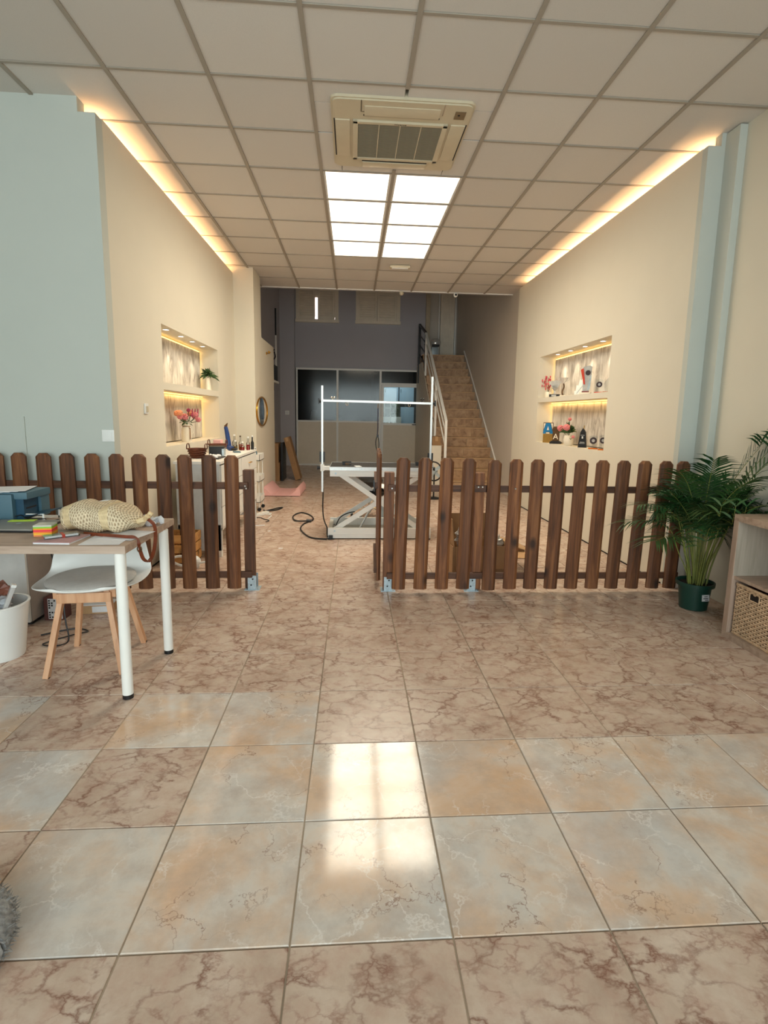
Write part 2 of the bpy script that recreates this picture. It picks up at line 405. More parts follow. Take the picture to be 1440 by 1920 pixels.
# ---- suspended ceiling: bars and tiles
CX = -.281; CY = 2.975
ce = ST('ceiling', B().box(-3.75, 2.9, -1.8, 8.98, ZC+.25, ZC+.32), 'void')
def ctile(hx, hy):
    b = B(); b.box(-hx, hx, -hy, hy, 0, .014); return b.mesh('ceiling_tile', False, K['ctile'])
h = .288
CT = ctile(h, h)
panels = [(0, r) for r in range(3, 7)]+[(1, r) for r in range(3, 7)]
acells = [(0, 1), (1, 1), (0, 2), (1, 2)]
for r in range(-8, 10):
    for c in range(-6, 5):
        x0 = CX+.6*c; x1 = x0+.6; y0 = CY+.6*r; y1 = y0+.6
        if (c, r) in panels or (c, r) in acells: continue
        if y0 > 8.9: continue
        if x1 > 2.80: x1 = 2.80
        if x0 < -3.7: x0 = -3.72
        y1 = min(y1, 8.97)
        cm = CT if abs(x1-x0-.6) < .01 and abs(y1-y0-.6) < .01 else ctile((x1-x0)/2-.012, (y1-y0)/2-.012)
        sag = random.uniform(0, .003)
        O('ceiling_tile', cm, None, ce, ((x0+x1)/2, (y0+y1)/2, ZC+.004+sag))
for c in range(-6, 6):
    x = CX+.6*c
    if c == 5: continue
    if c == 1:
        O('runner', B().box(x-.014, x+.014, -1.8, 3.60, ZC-.005, ZC+.03), 'tbar', ce)
        O('runner', B().box(x-.014, x+.014, 4.70, 8.98, ZC-.005, ZC+.03), 'tbar', ce)
    else:
        O('runner', B().box(x-.013, x+.013, -1.8, 8.98, ZC-.004, ZC+.03), 'tbar', ce)
for r in range(-8, 11):
    y = CY+.6*r
    if y > 8.98: continue
    for c in range(-6, 5):
        x0 = max(CX+.6*c, -3.72); x1 = min(x0+.6 if c < 4 else 2.80, 2.80)
        if r == 2 and c in (0, 1): continue
        O('cross_bar', B().box(x0+.013, x1-.013 if c < 4 else x1, y-.010, y+.010, ZC-.001, ZC+.03), 'tbar', ce)
# infill tiles round the cassette, with the slits the photo shows
xa, xb, ya_, yb_ = CX, CX+1.2, CY+.6, CY+1.8
xm = CX+.6; ym = CY+1.2
for q in ((xa+.013, xm-.011, ya_+.012, 3.80), (xm+.011, xb-.013, ya_+.012, 3.80), (xa+.013, -.11, 3.805, ym-.008), (xa+.013, -.11, ym+.008, yb_-.012), (.72, xb-.013, 3.805, ym-.008), (.72, xb-.013, ym+.008, yb_-.012), (-.105, .715, 4.52, yb_-.012)):
    O('ceiling_tile', B().box(q[0], q[1], q[2], q[3], ZC+.004, ZC+.018), 'ctile', ce)
O('edge_trim', B().box(-1.9, 2.62, 8.955, 8.985, ZC-.006, ZC+.04), 'white', ce)

# ---- left false wall with niche
def false_wall(name, xf, xb, y0, y1, ny0, ny1, nz0, nz1, lip):
    b = B(); s = 1 if xb > xf else -1
    def bx(xa, xb_, *q): b.box(min(xa, xb_), max(xa, xb_), *q)
    bx(xf, xb, y0, ny0, 0, 3.14); bx(xf, xb, ny1, y1, 0, 3.14); bx(xf, xb, ny0, ny1, 0, nz0); bx(xf, xb, ny0, ny1, nz1, 3.14)
    bx(xb, xb+s*.05, y0, y1, 0, ZC+.2)                 # wall behind, closes the trough
    bx(xf, xf+s*.03, y0, y1, 3.14, lip)                # lip that hides the strip
    return ST(name, b, 'paint')
wl = false_wall('wall_left', XL, -1.93, 3.99, 7.87, 4.945, 6.905, .985, 2.065, ZT)
wr = false_wall('wall_right', XR, 2.71, 3.96, 8.20, 5.128, 7.12, .985, 2.105, ZT)
O('light_strip', B().box(-1.815, -1.785, 4.05, 7.8, 3.165, 3.172), 'coveled', wl)
O('light_strip', B().box(2.575, 2.605, 4.05, 8.1, 3.165, 3.172), 'coveled', wr)
def niche(w, xf, xb, y0, y1, z0, z1, s0, s1, farside):
    s = 1 if xb > xf else -1
    def bx(b, xa, xc, *q): return b.box(min(xa, xc), max(xa, xc), *q)
    O('niche_shelf', bx(B(), xf+s*.002, xb-s*.001, y0, y1, s0, s1), 'paint', w)
    xp = xb-s*.030
    O('wood_panel', bx(B(), xp, xp+s*.010, y0+.002, y1-.03, s1, z1-.035), 'woodpanel', w)
    O('wood_panel', bx(B(), xp, xp+s*.010, y0+.002, y1-.03, z0+.012, s0-.020), 'woodpanel', w)
    g = B()
    bx(g, xp+s*.012, xp+s*.022, y0+.01, y1-.012, z1-.030, z1-.020)
    bx(g, xp+s*.012, xp+s*.022, y1-.026, y1-.014, s1+.005, z1-.03)
    O('light_strip', g, 'ledglow', w)
    g = B()
    bx(g, xp-s*.012, xp+s*.004, y0+.01, y1-.012, s0-.012, s0-.004)
    bx(g, xp+s*.012, xp+s*.022, y1-.026, y1-.014, z0+.02, s0-.02)
    O('light_strip', g, 'ledglow', w)
    ym_ = (y0+y1)/2; L = y1-y0-.06
    area('niche_strip_light', (xp-s*.02, ym_, s0-.014), (0, 0, 0), .012, L, NICHE*1.5, (1, .60, .20))
    area('niche_top_light', (xp+s*.006-s*.012, ym_, z1-.012), (0, 0, 0), .01, L, NICHE*.5, (1, .62, .22))
niche(wl, XL, -1.93, 4.945, 6.905, .985, 2.065, 1.497, 1.563, 1)
niche(wr, XR, 2.71, 5.128, 7.12, .985, 2.105, 1.51, 1.57, 1)
def spot(x, y, z, wall, label):
    t = T('recessed_spotlight', label, 'spotlight', (x, y, z), 0, 'niche spotlights')
    O('bezel', B().lathe([(.034, 0), (.036, -.003), (.030, -.006), (.026, -.003)], n=20), 'white', t, smooth=True)
    O('lens', B().lathe([(.026, -.002), (0, -.0035)], n=20), 'spotglow', t)
    l = bpy.data.lights.new('spot_light', 'SPOT'); l.energy = SPOT; l.color = (1, .84, .60); l.spot_size = R(84); l.spot_blend = .6; l.shadow_soft_size = .02
    o = bpy.data.objects.new('spot_light', l); COL.objects.link(o); o.location = (0, 0, -.02); o.parent = t
names4 = ['nearest the camera', 'second from the camera', 'third from the camera', 'farthest from the camera']
for i, y in enumerate((5.29, 5.73, 6.12, 6.52)): spot(-1.765, y, 2.065, wl, 'round white spotlight lit in the left niche, %s' % names4[i])
for i, y in enumerate((5.511, 5.944, 6.345, 6.744)): spot(2.575, y, 2.105, wr, 'round white spotlight lit in the right niche, %s' % names4[i])

# ---- the rest of the shell
ST('wall_front_left', B().box(-3.75, -1.80, 3.895, 3.99, 0, ZC+.2).box(-1.80, XL, 3.895, 3.99, 0, ZT-.01), 'paint_daytint')
ST('wall_side_left', B().box(-3.8, -3.7, -1.8, 3.99, 0, ZC+.3), 'paint_daytint')
ST('trim_1', B().box(-2.30, -2.285, 3.885, 3.897, 0, 1.25), 'paint_daytint')
ST('wall_side_right', B().box(2.66, 2.80, -1.8, 3.96, 0, ZC+.3), 'paint')
ST('wall_end_right', B().box(XR, 2.575, 3.90, 3.96, 0, ZT-.004).box(2.575, 2.80, 3.90, 3.97, 0, ZC+.2), 'paint_daytint')
ST('trim_2', B().box(2.605, 2.66, 3.76, 3.90, 0, ZC, bev=.004), 'paint_daytint')
ST('trim_3', B().box(2.470, 2.60, 3.845, 3.898, 0, .50, bev=.016), 'white')
ST('wall_pillar', B().box(-1.93, -1.41, 7.87, 8.45, 0, ZC+.2), 'paint')
ST('wall_partition', B().box(-1.83, -1.41, 8.45, 9.70, 0, 2.446), 'paint')
ST('wall_back_left', B().box(-2.0, -1.83, 8.45, 13.9, 0, 4.8).box(-1.83, -1.47, 13.62, 13.9, 0, 4.8), 'paint_back')
ST('wall_stair_right', B().box(2.60, 2.80, 8.20, 13.9, 0, 4.8), 'paint_stair')
wb = B()
wb.box(-1.47, 1.90, 13.8, 13.9, 2.45, 3.64).box(-1.47, 1.90, 13.8, 13.9, 4.5, 4.8)
wb.box(-1.47, -1.44, 13.8, 13.9, 3.64, 4.5).box(-.39, .04, 13.8, 13.9, 3.64, 4.5).box(1.15, 1.90, 13.8, 13.9, 3.64, 4.5)
wb.box(1.70, 2.60, 13.8, 13.9, 0, 2.74)
ST('wall_back', wb, 'paint_back')
ST('ceiling_back', B().box(-2.0, 2.8, 8.99, 16.2, 4.8, 4.9), 'paint_back')
ST('wall_header_light_stop', B().box(-2.0, 2.8, 8.99, 9.05, ZC+.0, 4.8), 'paint_back')  # unseen header, added to block light above the ceiling edge
ST('base_shadow_right', B().box(2.474, 2.480, 3.97, 8.2, 0, .010), 'void')  # dark strip that paints the shadow line at the foot of the wall
ST('base_shadow_left', B().box(-1.69, -1.684, 4.0, 7.87, 0, .010), 'void')  # painted shadow line along the left wall base
# shop front behind the camera
sf = B(); sf.box(-3.8, 2.8, -1.9, -1.8, 2.85, ZC+.3).box(-3.8, -3.3, -1.9, -1.8, 0, 2.85).box(2.4, 2.8, -1.9, -1.8, 0, 2.85).box(-3.3, 2.4, -1.9, -1.8, 0, .25)
ST('wall_front', sf, 'paint')
wf = ST('window_1', B().box(-3.3, 2.4, -1.87, -1.82, .25, .31).box(-3.3, 2.4, -1.87, -1.82, 2.79, 2.85).box(-3.3, -3.24, -1.87, -1.82, .31, 2.79).box(2.34, 2.4, -1.87, -1.82, .31, 2.79).box(-.9, -.84, -1.87, -1.82, .31, 2.79).box(.5, .56, -1.87, -1.82, .31, 2.79), 'white')
for x0, x1 in ((-3.24, -.9), (-.84, .5), (.56, 2.34)): O('pane', B().box(x0, x1, -1.85, -1.845, .31, 2.79), 'glass', wf)
# ================================================================== LIGHT PANELS, AIR CONDITIONER, CEILING FITTINGS
rown = ['nearest the air conditioner', 'second row from the air conditioner', 'third row from the air conditioner', 'last row before the back room']
for c, r in panels:
    x = CX+.6*c+.3; y = CY+.6*r+.3
    t = T('led_panel', 'square white LED ceiling panel, %s column, %s' % ('left' if c == 0 else 'right', rown[r-3]), 'ceiling light', (x, y, ZC+.004), 0, 'LED ceiling panels')
    O('diffuser', B().box(-.268, .268, -.274, .274, .002, .008), 'panelglow', t)
    f = B()
    for q in ((-.286, -.268, -.288, .288), (.268, .286, -.288, .288), (-.268, .268, -.288, -.274), (-.268, .268, .274, .288)): f.box(*q, 0, .014)
    O('frame', f, 'white', t)
    area('led_panel_light', (x, y, ZC-.012), (0, 0, 0), .53, .53, PANEL_LIGHT, (1, .89, .70))

ac = T('cassette_air_conditioner', 'square cream four-way cassette air conditioner set in the ceiling', 'air conditioner', (.306, 4.165, ZC))
S_ = .47
def rrect(b, hw, rad, z0, z1, n=6):
    pts = []
    for cx_, cy_, a0 in ((hw-rad, hw-rad, 0), (-hw+rad, hw-rad, 90), (-hw+rad, -hw+rad, 180), (hw-rad, -hw+rad, 270)):
        for k in range(n+1): a = R(a0+90*k/n); pts.append((cx_+rad*math.cos(a), cy_+rad*math.sin(a)))
    lo = [b.bm.verts.new((x, y, z0)) for x, y in pts]; hi = [b.bm.verts.new((x, y, z1)) for x, y in pts]
    b.bm.faces.new(list(reversed(lo))); b.bm.faces.new(hi)
    for i in range(len(pts)): b.bm.faces.new((lo[i], lo[(i+1) % len(pts)], hi[(i+1) % len(pts)], hi[i]))
body = B(); rrect(body, S_, .05, -.012, .05); rrect(body, S_-.012, .045, -.021, -.012)
O('body', body, 'cream', ac, smooth=True)
O('intake_frame', B().box(-.325, .325, -.235, -.205, -.036, -.018, bev=.004).box(-.325, .325, .275, .31, -.036, -.018, bev=.004).box(-.325, -.29, -.235, .31, -.036, -.018, bev=.004).box(.29, .325, -.235, .31, -.036, -.018, bev=.004), 'cream', ac, smooth=True)
gr = O('intake_grille', B().box(-.29, .29, -.205, .275, -.028, -.020), plain('grille_backing', C(96, 88, 72), .8), ac)
slat = B().box(-.29, .29, -.002, .002, -.003, .003).mesh('slat', False, plain('grille_slat', C(150, 138, 114), .6))
for i in range(34): O('slat', slat, None, gr, (0, -.198+i*.0140, -.030))
for i in range(3): O('rib', B().box(-.003, .003, -.205, .275, -.034, -.026), 'cream', gr, (-.145+i*.145, 0, 0))
flap = B().box(-.25, .25, -.05, .05, -.008, .002, bev=.003).mesh('louver_flap', True, K['cream'])
for a, px, py in ((0, 0, -.35), (180, 0, .40), (90, -.395, .02), (-90, .395, .02)):
    fo = O('louver_flap', flap, None, ac, (px, py, -.021), (R(-4 if a in (0, 180) else 0), R(0), R(a)))
    O('air_slot', B().box(-.255, .255, .052, .060, -.002, .008), 'black', fo)
O('corner_cap', B().box(-.004, .004, -.13, .0, -.002, 0).box(.004-.004, .12, -.004, .0, -.002, 0), plain('seam', C(120, 108, 88), .8), ac, (-.27, -.33, -.021))
O('corner_cap', B().box(-.004, .004, -.13, .0, -.002, 0), 'grout', ac, (.27, -.33, -.021))
rc = O('receiver_eye', B().box(-.035, .035, -.045, .045, -.003, .002), plain('receiver_window', C(132, 112, 84), .4), ac, (.385, -.345, -.021))
O('eye', B().ball((0, 0, 0), .009, 10, (1, 1, .3)), 'black', rc, (-.008, -.006, -.004))
text('Hisense', .026, 'brass_text', ac, (0, -.221, -.0364), (R(180), 0, 0))
em = T('emergency_light', 'slim cream emergency light bar on the ceiling tile behind the LED panels', 'emergency light', (.61, 7.50, ZC))
O('housing', B().box(-.135, .135, -.045, .045, -.035, 0, bev=.012), 'cream', em, smooth=True); O('lens', B().box(-.11, .11, -.028, .028, -.041, -.033, bev=.004), 'whitep', em)
s1 = T('ceiling_sensor', 'small cream round sensor ball under the far ceiling edge', 'sensor', (.76, 8.945, ZC))
O('base', B().cone((0, 0, -.012), (0, 0, -.006), .035, n=20), 'whitep', s1); O('ball', B().ball((0, 0, -.035), .036, 16), 'cream', s1, smooth=True)
s2_ = T('dome_camera', 'small white security camera with a black eye under the far ceiling edge', 'security camera', (1.645, 8.94, ZC))
O('base', B().cone((0, 0, -.012), (0, 0, -.006), .032, n=20), 'whitep', s2_); O('ball', B().ball((0, 0, -.038), .036, 16), 'whitep', s2_, smooth=True)
O('lens', B().ball((0, -.028, -.041), .018, 12), 'black', s2_, smooth=True)

# ================================================================== BACK ROOM
YB = 13.78
pt = ST('window_2', B().box(-1.45, 1.72, YB-.03, YB+.03, 2.41, 2.455).box(-1.45, -1.41, YB-.03, YB+.03, 0, 2.41).box(-.435, -.385, YB-.03, YB+.03, 0, 2.41).box(.655, .705, YB-.03, YB+.03, 0, 2.41).box(1.70, 1.74, YB-.03, YB+.03, 0, 2.41).box(-1.41, 1.7, YB-.03, YB+.03, 0, .04).box(-1.41, .655, YB-.035, YB+.035, 1.11, 1.15).box(.705, 1.70, YB-.03, YB+.03, 2.08, 2.12), 'white')
for x0, x1 in ((-1.41, -.435), (-.385, .655)):
    O('lower_panel', B().box(x0, x1, YB-.012, YB+.012, .04, 1.11), 'panel_lower', pt)
    O('pane', B().box(x0, x1, YB-.004, YB+.004, 1.15, 2.41), 'darkglass', pt)
O('pane', B().box(.705, 1.70, YB-.004, YB+.004, 2.12, 2.41), 'darkglass', pt)
dr = ST('door_1', B().box(.71, .765, YB-.045, YB+.01, .02, 2.075).box(1.64, 1.695, YB-.045, YB+.01, .02, 2.075).box(.765, 1.64, YB-.045, YB+.01, 2.02, 2.075).box(.765, 1.64, YB-.045, YB+.01, .02, .08).box(.765, 1.64, YB-.045, YB+.01, 1.06, 1.11), 'white')
O('lower_panel', B().box(.765, 1.64, YB-.03, YB-.005, .08, 1.06), 'panel_lower', dr)
O('pane', B().box(.765, 1.64, YB-.02, YB-.014, 1.11, 2.02), 'glass', dr)
hd = O('door_handle', B().cone((1.60, YB-.045, 1.08), (1.60, YB-.09, 1.08), .014, n=10).box(1.50, 1.61, YB-.10, YB-.085, 1.07, 1.09, bev=.005), 'black', dr)
# room behind the glass and the lit yard behind the door
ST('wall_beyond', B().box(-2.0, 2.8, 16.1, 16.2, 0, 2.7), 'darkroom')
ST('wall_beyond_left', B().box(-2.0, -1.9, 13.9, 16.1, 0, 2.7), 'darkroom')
ST('wall_yard_light_stop', B().box(.52, .60, 13.86, 16.1, 0, 2.6), 'darkroom')  # added partition that keeps yard light away from the left panes
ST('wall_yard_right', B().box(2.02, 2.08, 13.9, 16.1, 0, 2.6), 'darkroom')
ST('wall_transom_light_stop', B().box(.60, 2.02, 13.86, 13.9, 2.10, 2.60), 'darkroom')  # added dark header that hides the yard light from the transom pane
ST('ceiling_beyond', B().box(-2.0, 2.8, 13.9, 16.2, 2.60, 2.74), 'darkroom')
area('yard_daylight', (1.2, 15.2, 2.57), (0, 0, 0), .9, .9, 9, (.85, .94, 1.0))
for i, (x, z, hw, hh, lab) in enumerate(((1.11, 1.72, .215, .52, 'pale blue cupboard on the upper left seen through the back door glass'), (1.57, 1.72, .215, .52, 'pale blue cupboard on the upper right seen through the back door glass'), (1.60, 0, .20, 1.56, 'tall pale blue cupboard on the lower right seen through the back door glass'))):
    t = T('pale_blue_cupboard', lab, 'cupboard', (x, 15.94, z), 0, 'pale blue cupboards beyond the back door')
    O('body', B().box(-hw, hw, 0, .16, 0, hh, bev=.006), 'paleblue', t); O('handle', B().cone((-hw+.04, -.02, hh*.5), (-hw+.04, -.02, hh*.5+.10), .008, n=8), 'chrome', t)
tag(O('low_white_wall', B().box(.70, 1.38, 15.5, 15.6, 0, 1.27, bev=.01), 'white'), 'low white wall seen through the back door glass', 'low wall')
sh = T('green_bush', 'green leafy bush above the low white wall, seen through the back door', 'bush', (1.22, 15.68, 1.05))
b = B()
for i in range(200):
    a = random.uniform(0, 6.28); rr = random.uniform(.03, .15); z = random.uniform(.15, .58)
    b.obox((rr*math.cos(a), rr*.5*math.sin(a), z), (.05, .02, .004), (random.uniform(-1, 1), random.uniform(-1, 1), random.uniform(0, 6)))
O('foliage', b, 'leafd', sh, kind='stuff'); O('trunk', B().cone((0, 0, 0), (0, 0, .35), .02, .01), 'soil', sh)
ld = T('white_step_ladder', 'narrow white ladder seen through the left of the back door glass', 'ladder', (.93, 14.9, 0))
for x in (-.07, .09): O('rail', B().box(x-.012, x+.012, -.02, .02, 0, 1.66), 'whitep', ld)
for i in range(6): O('rung', B().box(-.058, .078, -.015, .015, .25+i*.25, .272+i*.25), 'whitep', ld)
jug = T('white_container', 'blurred white container on the ledge behind the dark left pane', 'container', (-1.02, 13.98, 1.14))
O('body', B().lathe([(0, 0), (.085, 0), (.09, .05), (.075, .22), (.06, .26), (0, .26)], n=20), 'whitep', jug, smooth=True)
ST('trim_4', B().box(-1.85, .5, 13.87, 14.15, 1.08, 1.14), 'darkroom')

# upper windows with shutters
def shut_win(n, x0, x1, gap):
    wn = ST('window_%d' % n, B().box(x0-.015, x1+.015, 13.72, 13.86, 3.56, 3.635, bev=.008).box(x0, x0+.05, 13.77, 13.86, 3.635, 4.5).box(x1-.09, x1, 13.77, 13.86, 3.635, 4.5), 'shutter')
    O('pane', B().box(x0+.05, x1-.05, 13.84, 13.85, 3.635, 4.5), 'daylight_gap' if gap > .02 else 'shutter', wn)
    lw = (x1-.09-x0-.05-gap)/2
    for i in range(2):
        xa_ = x0+.05 if i == 0 else x1-.09-lw
        f = O('shutter_leaf', B().box(xa_, xa_+.05, 13.75, 13.80, 3.64, 4.5).box(xa_+lw-.05, xa_+lw-.004, 13.75, 13.80, 3.64, 4.5).box(xa_+.05, xa_+lw-.05, 13.75, 13.80, 3.64, 3.70).box(xa_-.004, xa_+lw, 13.801, 13.807, 3.7, 4.5), 'shutter', wn)
        sl = B().box(xa_+.05, xa_+lw-.05, -.012, .012, -.003, .003).mesh('slat', False, K['shutter'])
        for k in range(14): O('slat', sl, None, f, (0, 13.786, 3.735+k*.055), (R(-35), 0, 0))
    if gap > .02:
        O('crossbar', B().box(x0+.05+lw, x1-.09-lw, 13.80, 13.815, 3.86, 3.865), 'shutter', wn)
        O('crossbar', B().box(x0+.05+lw, x1-.09-lw, 13.80, 13.815, 4.16, 4.5), 'shutter', wn)
    return wn
shut_win(3, -1.44, -.39, .066); shut_win(4, .04, 1.15, .004)

# doorway wall and doors at the top of the stairs, beam edge, pipe
ST('trim_5', B().box(1.795, 1.90, 13.70, 13.80, 2.74, 4.8), plain('beige_post', C(196, 182, 158), .8))
ST('trim_6', B().cone((2.13, 13.72, 2.74), (2.13, 13.72, 4.8), .018, n=12), 'white')
d2 = ST('door_2', B().box(2.17, 2.52, 13.74, 13.79, 2.745, 4.6), 'shutter')
for i in range(8): O('board', B().box(2.175+i*.043, 2.213+i*.043, 13.728, 13.741, 2.75, 4.6), 'shutter', d2)
ST('trim_7', B().box(2.525, 2.56, 13.72, 13.80, 2.74, 4.7), 'white')
ST('wall_landing', B().box(1.90, 2.6, 13.8, 13.9, 2.74, 4.8).box(2.52, 2.6, 13.78, 13.9, 2.74, 4.8), 'paint_stair')
ST('ceiling_landing', B().box(1.62, 2.60, 12.75, 13.78, 2.56, 2.735), 'stair_tile')

# staircase
st = ST('staircase', B().box(1.62, 2.60, 9.19, 12.7, -.003, .002), 'paint_stair')
rise, tr_, ya0, xs0, xs1 = 2.74/15, .2543, 9.19, 1.62, 2.60
for k in range(15):
    y = ya0+k*tr_; z = (k+1)*rise
    s = O('step', B().box(xs0, xs1, y, y+tr_+.02, max(0, z-2*rise-.1), z-.022), 'stair_tile', st)
    O('tread', B().box(xs0-.01, xs1, y-.022, y+tr_, z-.022, z, bev=.004), 'tread_edge', s)
    off = (.13, .24, .05)[k % 3]; xs = [xs0]+[xs0+off+i*.33 for i in range(4) if xs0+off+i*.33 < xs1-.03]+[xs1]
    for a, c in zip(xs, xs[1:]): O('riser_tile', B().box(a+.0015, c-.0015, y-.008, y, z-rise+.003, z-.024), 'stair_tile', s)
sk = B()
sk.beam((2.594, 9.15, .26), (2.594, 12.72, 2.84), .010, .035, up=(1, 0, 0))
ST('trim_8', sk, 'white')
ST('wall_under_stairs', B().prism([(9.2, 0), (13.74, 0), (13.74, 2.56), (12.75, 2.56), (9.2, .10)], -1.618, -1.600), 'panel_lower', rot=(0, 0, R(90)))

rl = T('stair_railing', 'white metal stair railing climbing the open left side of the tiled stairs', 'railing', (1.60, 9.18, 0))
def rp(y): return 1.222+(y-9.18)*.648
O('handrail', B().beam((0, 0, rp(9.18)), (0, 2.95, rp(12.13)), .05, .03, bev=.006), 'white', rl)
for i, (y, zb) in enumerate(((0, .18), (1.25, .9), (2.9, 2.2))):
    O('post', B().box(-.02, .02, y-.02, y+.02, zb, rp(9.18+y)), 'white', rl)
for k in (.22, .45):
    O('rail', B().beam((0, 0, rp(9.18)-k), (0, 2.9, rp(12.08)-k), .022, .022), 'white', rl)
bl = T('landing_railing', 'stair railing coloured dark as if backlit, at the top left of the stairs', 'railing', (1.60, 12.17, 0))  # upper part of the railing, coloured dark to imitate backlighting
O('handrail', B().beam((0, 0, rp(12.15)), (0, 1.15, 3.50), .05, .035), 'backlitmetal', bl)
O('post', B().box(-.03, .03, 1.12, 1.18, 2.1, 3.52), 'backlitmetal', bl); O('post', B().box(-.02, .02, -.02, .02, 2.3, rp(12.15)), 'backlitmetal', bl)
for k in (.22, .45, .68): O('rail', B().beam((0, 0, rp(12.15)-k), (0, 1.12, 3.47-k), .022, .022), 'backlitmetal', bl)
vc = T('vacuum_cleaner', 'small grey and black appliance standing at the top of the stairs', 'appliance', (2.02, 13.55, 2.74))
O('body', B().box(-.09, .07, -.06, .06, 0, .27, bev=.02), 'steel', vc, smooth=True); O('head', B().ball((.02, 0, .38), .12, 16, (1, .6, .9)), 'silver', vc, smooth=True)
O('band', B().box(-.08, .10, -.075, .0, .28, .33, bev=.01), 'black', vc); O('hose', B().tube(smooth_path([(-.08, 0, .05), (-.2, -.02, .2), (-.26, 0, .34)]), .018), 'black', vc, smooth=True)

# left of the back room: dark door, shelf with a carton, stacked and leaning cartons
ST('door_3', B().box(-1.83, -1.80, 10.1, 11.0, 0, 1.88), plain('dark_green_grey_door', C(92, 94, 86), .6))
shf = T('wall_shelf', 'white wall shelf in the dark left corner of the back room', 'shelf', (-1.83, 10.2, 1.90))
O('board', B().box(0, .36, -.6, .6, -.02, .02), 'white', shf); O('bracket', B().box(.0, .30, .35, .37, -.16, -.02), 'black', shf); O('bracket', B().box(.0, .30, -.37, -.35, -.16, -.02), 'black', shf)
cb = T('carton', 'beige carton on the high white shelf in the back left corner', 'box', (-1.63, 10.3, 1.92))
O('body', B().box(-.18, .16, -.2, .2, 0, .27), 'kraft', cb); O('strap', B().box(.162, .175, -.2, .21, 0, .27), 'black', cb)
tn = T('tool_bundle', 'dark tangled tools piled on top of the carton on the high shelf', 'tools', (-1.60, 10.3, 2.19))
for i in range(7): O('tool', B().tube(smooth_path([(random.uniform(-.1, .12), random.uniform(-.1, .1), 0.012), (random.uniform(-.1, .12), random.uniform(-.1, .1), .14), (random.uniform(-.1, .14), random.uniform(-.1, .1), random.uniform(.2, .34))], 4), .012), 'black' if i % 2 else 'steel', tn, smooth=True)
def carton(name, label, loc, sx, sy_, sz, rz=0, m='kraft_dark', tape=True, rot=None):
    t = T(name, label, 'box', loc, rz)
    if rot: t.rotation_euler = rot
    O('body', B().box(-sx/2, sx/2, -sy_/2, sy_/2, 0, sz, bev=.003), m, t)
    if tape: O('tape', B().box(-.025, .025, -sy_/2-.0015, sy_/2+.0015, sz-.0, sz+.0015).box(-.025, .025, -sy_/2-.0015, -sy_/2, sz-.08, sz), 'kraft', t)
    return t
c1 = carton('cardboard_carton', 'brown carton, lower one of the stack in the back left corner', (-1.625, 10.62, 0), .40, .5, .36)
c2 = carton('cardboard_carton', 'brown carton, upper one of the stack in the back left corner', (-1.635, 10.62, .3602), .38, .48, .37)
bp = tag(O('black_board', B().box(-1.40, -1.36, 10.4, 10.9, 0, .74), 'black'), 'thin black board standing against the carton stack', 'board')
c3 = carton('long_carton', 'long narrow carton leaning at a slant beside the carton stack', (-1.09, 10.72, .012), .11, .34, .86, rot=(0, R(-15), 0))
ln = T('light_switch', 'small pinkish wall socket plate in the back left corner', 'socket', (-1.66, 13.60, 1.33))
O('plate', B().box(-.05, .05, -.004, .012, -.05, .05, bev=.003), 'whitep', ln); O('insert', B().box(-.03, .03, -.010, -.003, -.03, .03), 'paper', ln)
ph = T('wall_panel_strip', 'narrow pale wall strip on the dark left wall above the shelf', 'strip', (-1.83, 12.9, 2.35))
O('strip', B().box(0, .03, -.03, .03, 0, 1.35), 'white', ph); O('edge', B().box(.0, .035, -.05, -.03, .75, 1.35), 'black', ph)
mt = T('pedestal_fan', 'small grey and black pedestal fan by the foot of the stair railing', 'fan', (1.27, 8.3, 0), R(55))
O('guard', B().tube([(0, .15*math.cos(a/20*6.2832), .44+.15*math.sin(a/20*6.2832)) for a in range(21)], .012, 8), 'black', mt, smooth=True); O('motor', B().cone((-.03, 0, .44), (.06, 0, .44), .045, n=16), 'steel', mt)
for a in range(5): O('blade', B().obox((0, .08*math.cos(a*1.2566), .44+.08*math.sin(a*1.2566)), (.004, .12, .05), (a*1.2566, 0, 0)), 'steel', mt)
O('pole', B().cone((.03, 0, .02), (.03, 0, .42), .012, n=10), 'black', mt); O('base', B().lathe([(0, 0), (.12, 0), (.12, .012), (.03, .03), (0, .03)], (.03, 0, 0), 20), 'black', mt)
ncb = T('narrow_cabinet', 'narrow pale cabinet standing against the side of the stairs', 'cabinet', (1.50, 9.66, 0))
O('body', B().box(-.09, .09, -.15, .15, 0, .78, bev=.004), 'panel_lower', ncb); O('door', B().box(-.086, .086, -.162, -.151, .02, .76), 'panel_lower', ncb)
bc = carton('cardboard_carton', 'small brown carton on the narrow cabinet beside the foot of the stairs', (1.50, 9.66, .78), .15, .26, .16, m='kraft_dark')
pl = tag(O('brown_plank', B().box(2.50, 2.53, 8.205, 8.23, .55, .83, bev=.004), 'kraft_dark'), 'short brown strip fixed at the far end of the right wall', 'strip')

# round mirror and hook on the partition
mr = T('round_mirror', 'round mirror with a brass rim on the cream partition', 'mirror', (-1.41, 8.36, 1.33))
O('rim', B().tube([(.012, .32*math.cos(a/36*6.2832), .215*math.sin(a/36*6.2832)*1.0) for a in range(37)], .012, 8), 'gold', mr, smooth=True)
O('glass', B().cone((.002, 0, 0), (.010, 0, 0), .212, n=40), 'mirror', mr)
mr.children[1].scale = (1, 1.48, 1)
hk = T('wall_hook', 'small brass double hook high on the cream partition', 'hook', (-1.41, 8.9, 2.26))
O('plate', B().cone((0, 0, 0), (.012, 0, 0), .022, n=14), 'gold', hk)
for y in (-.05, .05): O('knob', B().tube([(.01, 0, 0), (.04, y*.6, 0), (.05, y, .015)], .007, 6).ball((.05, y, .018), .014), 'gold', hk, smooth=True)

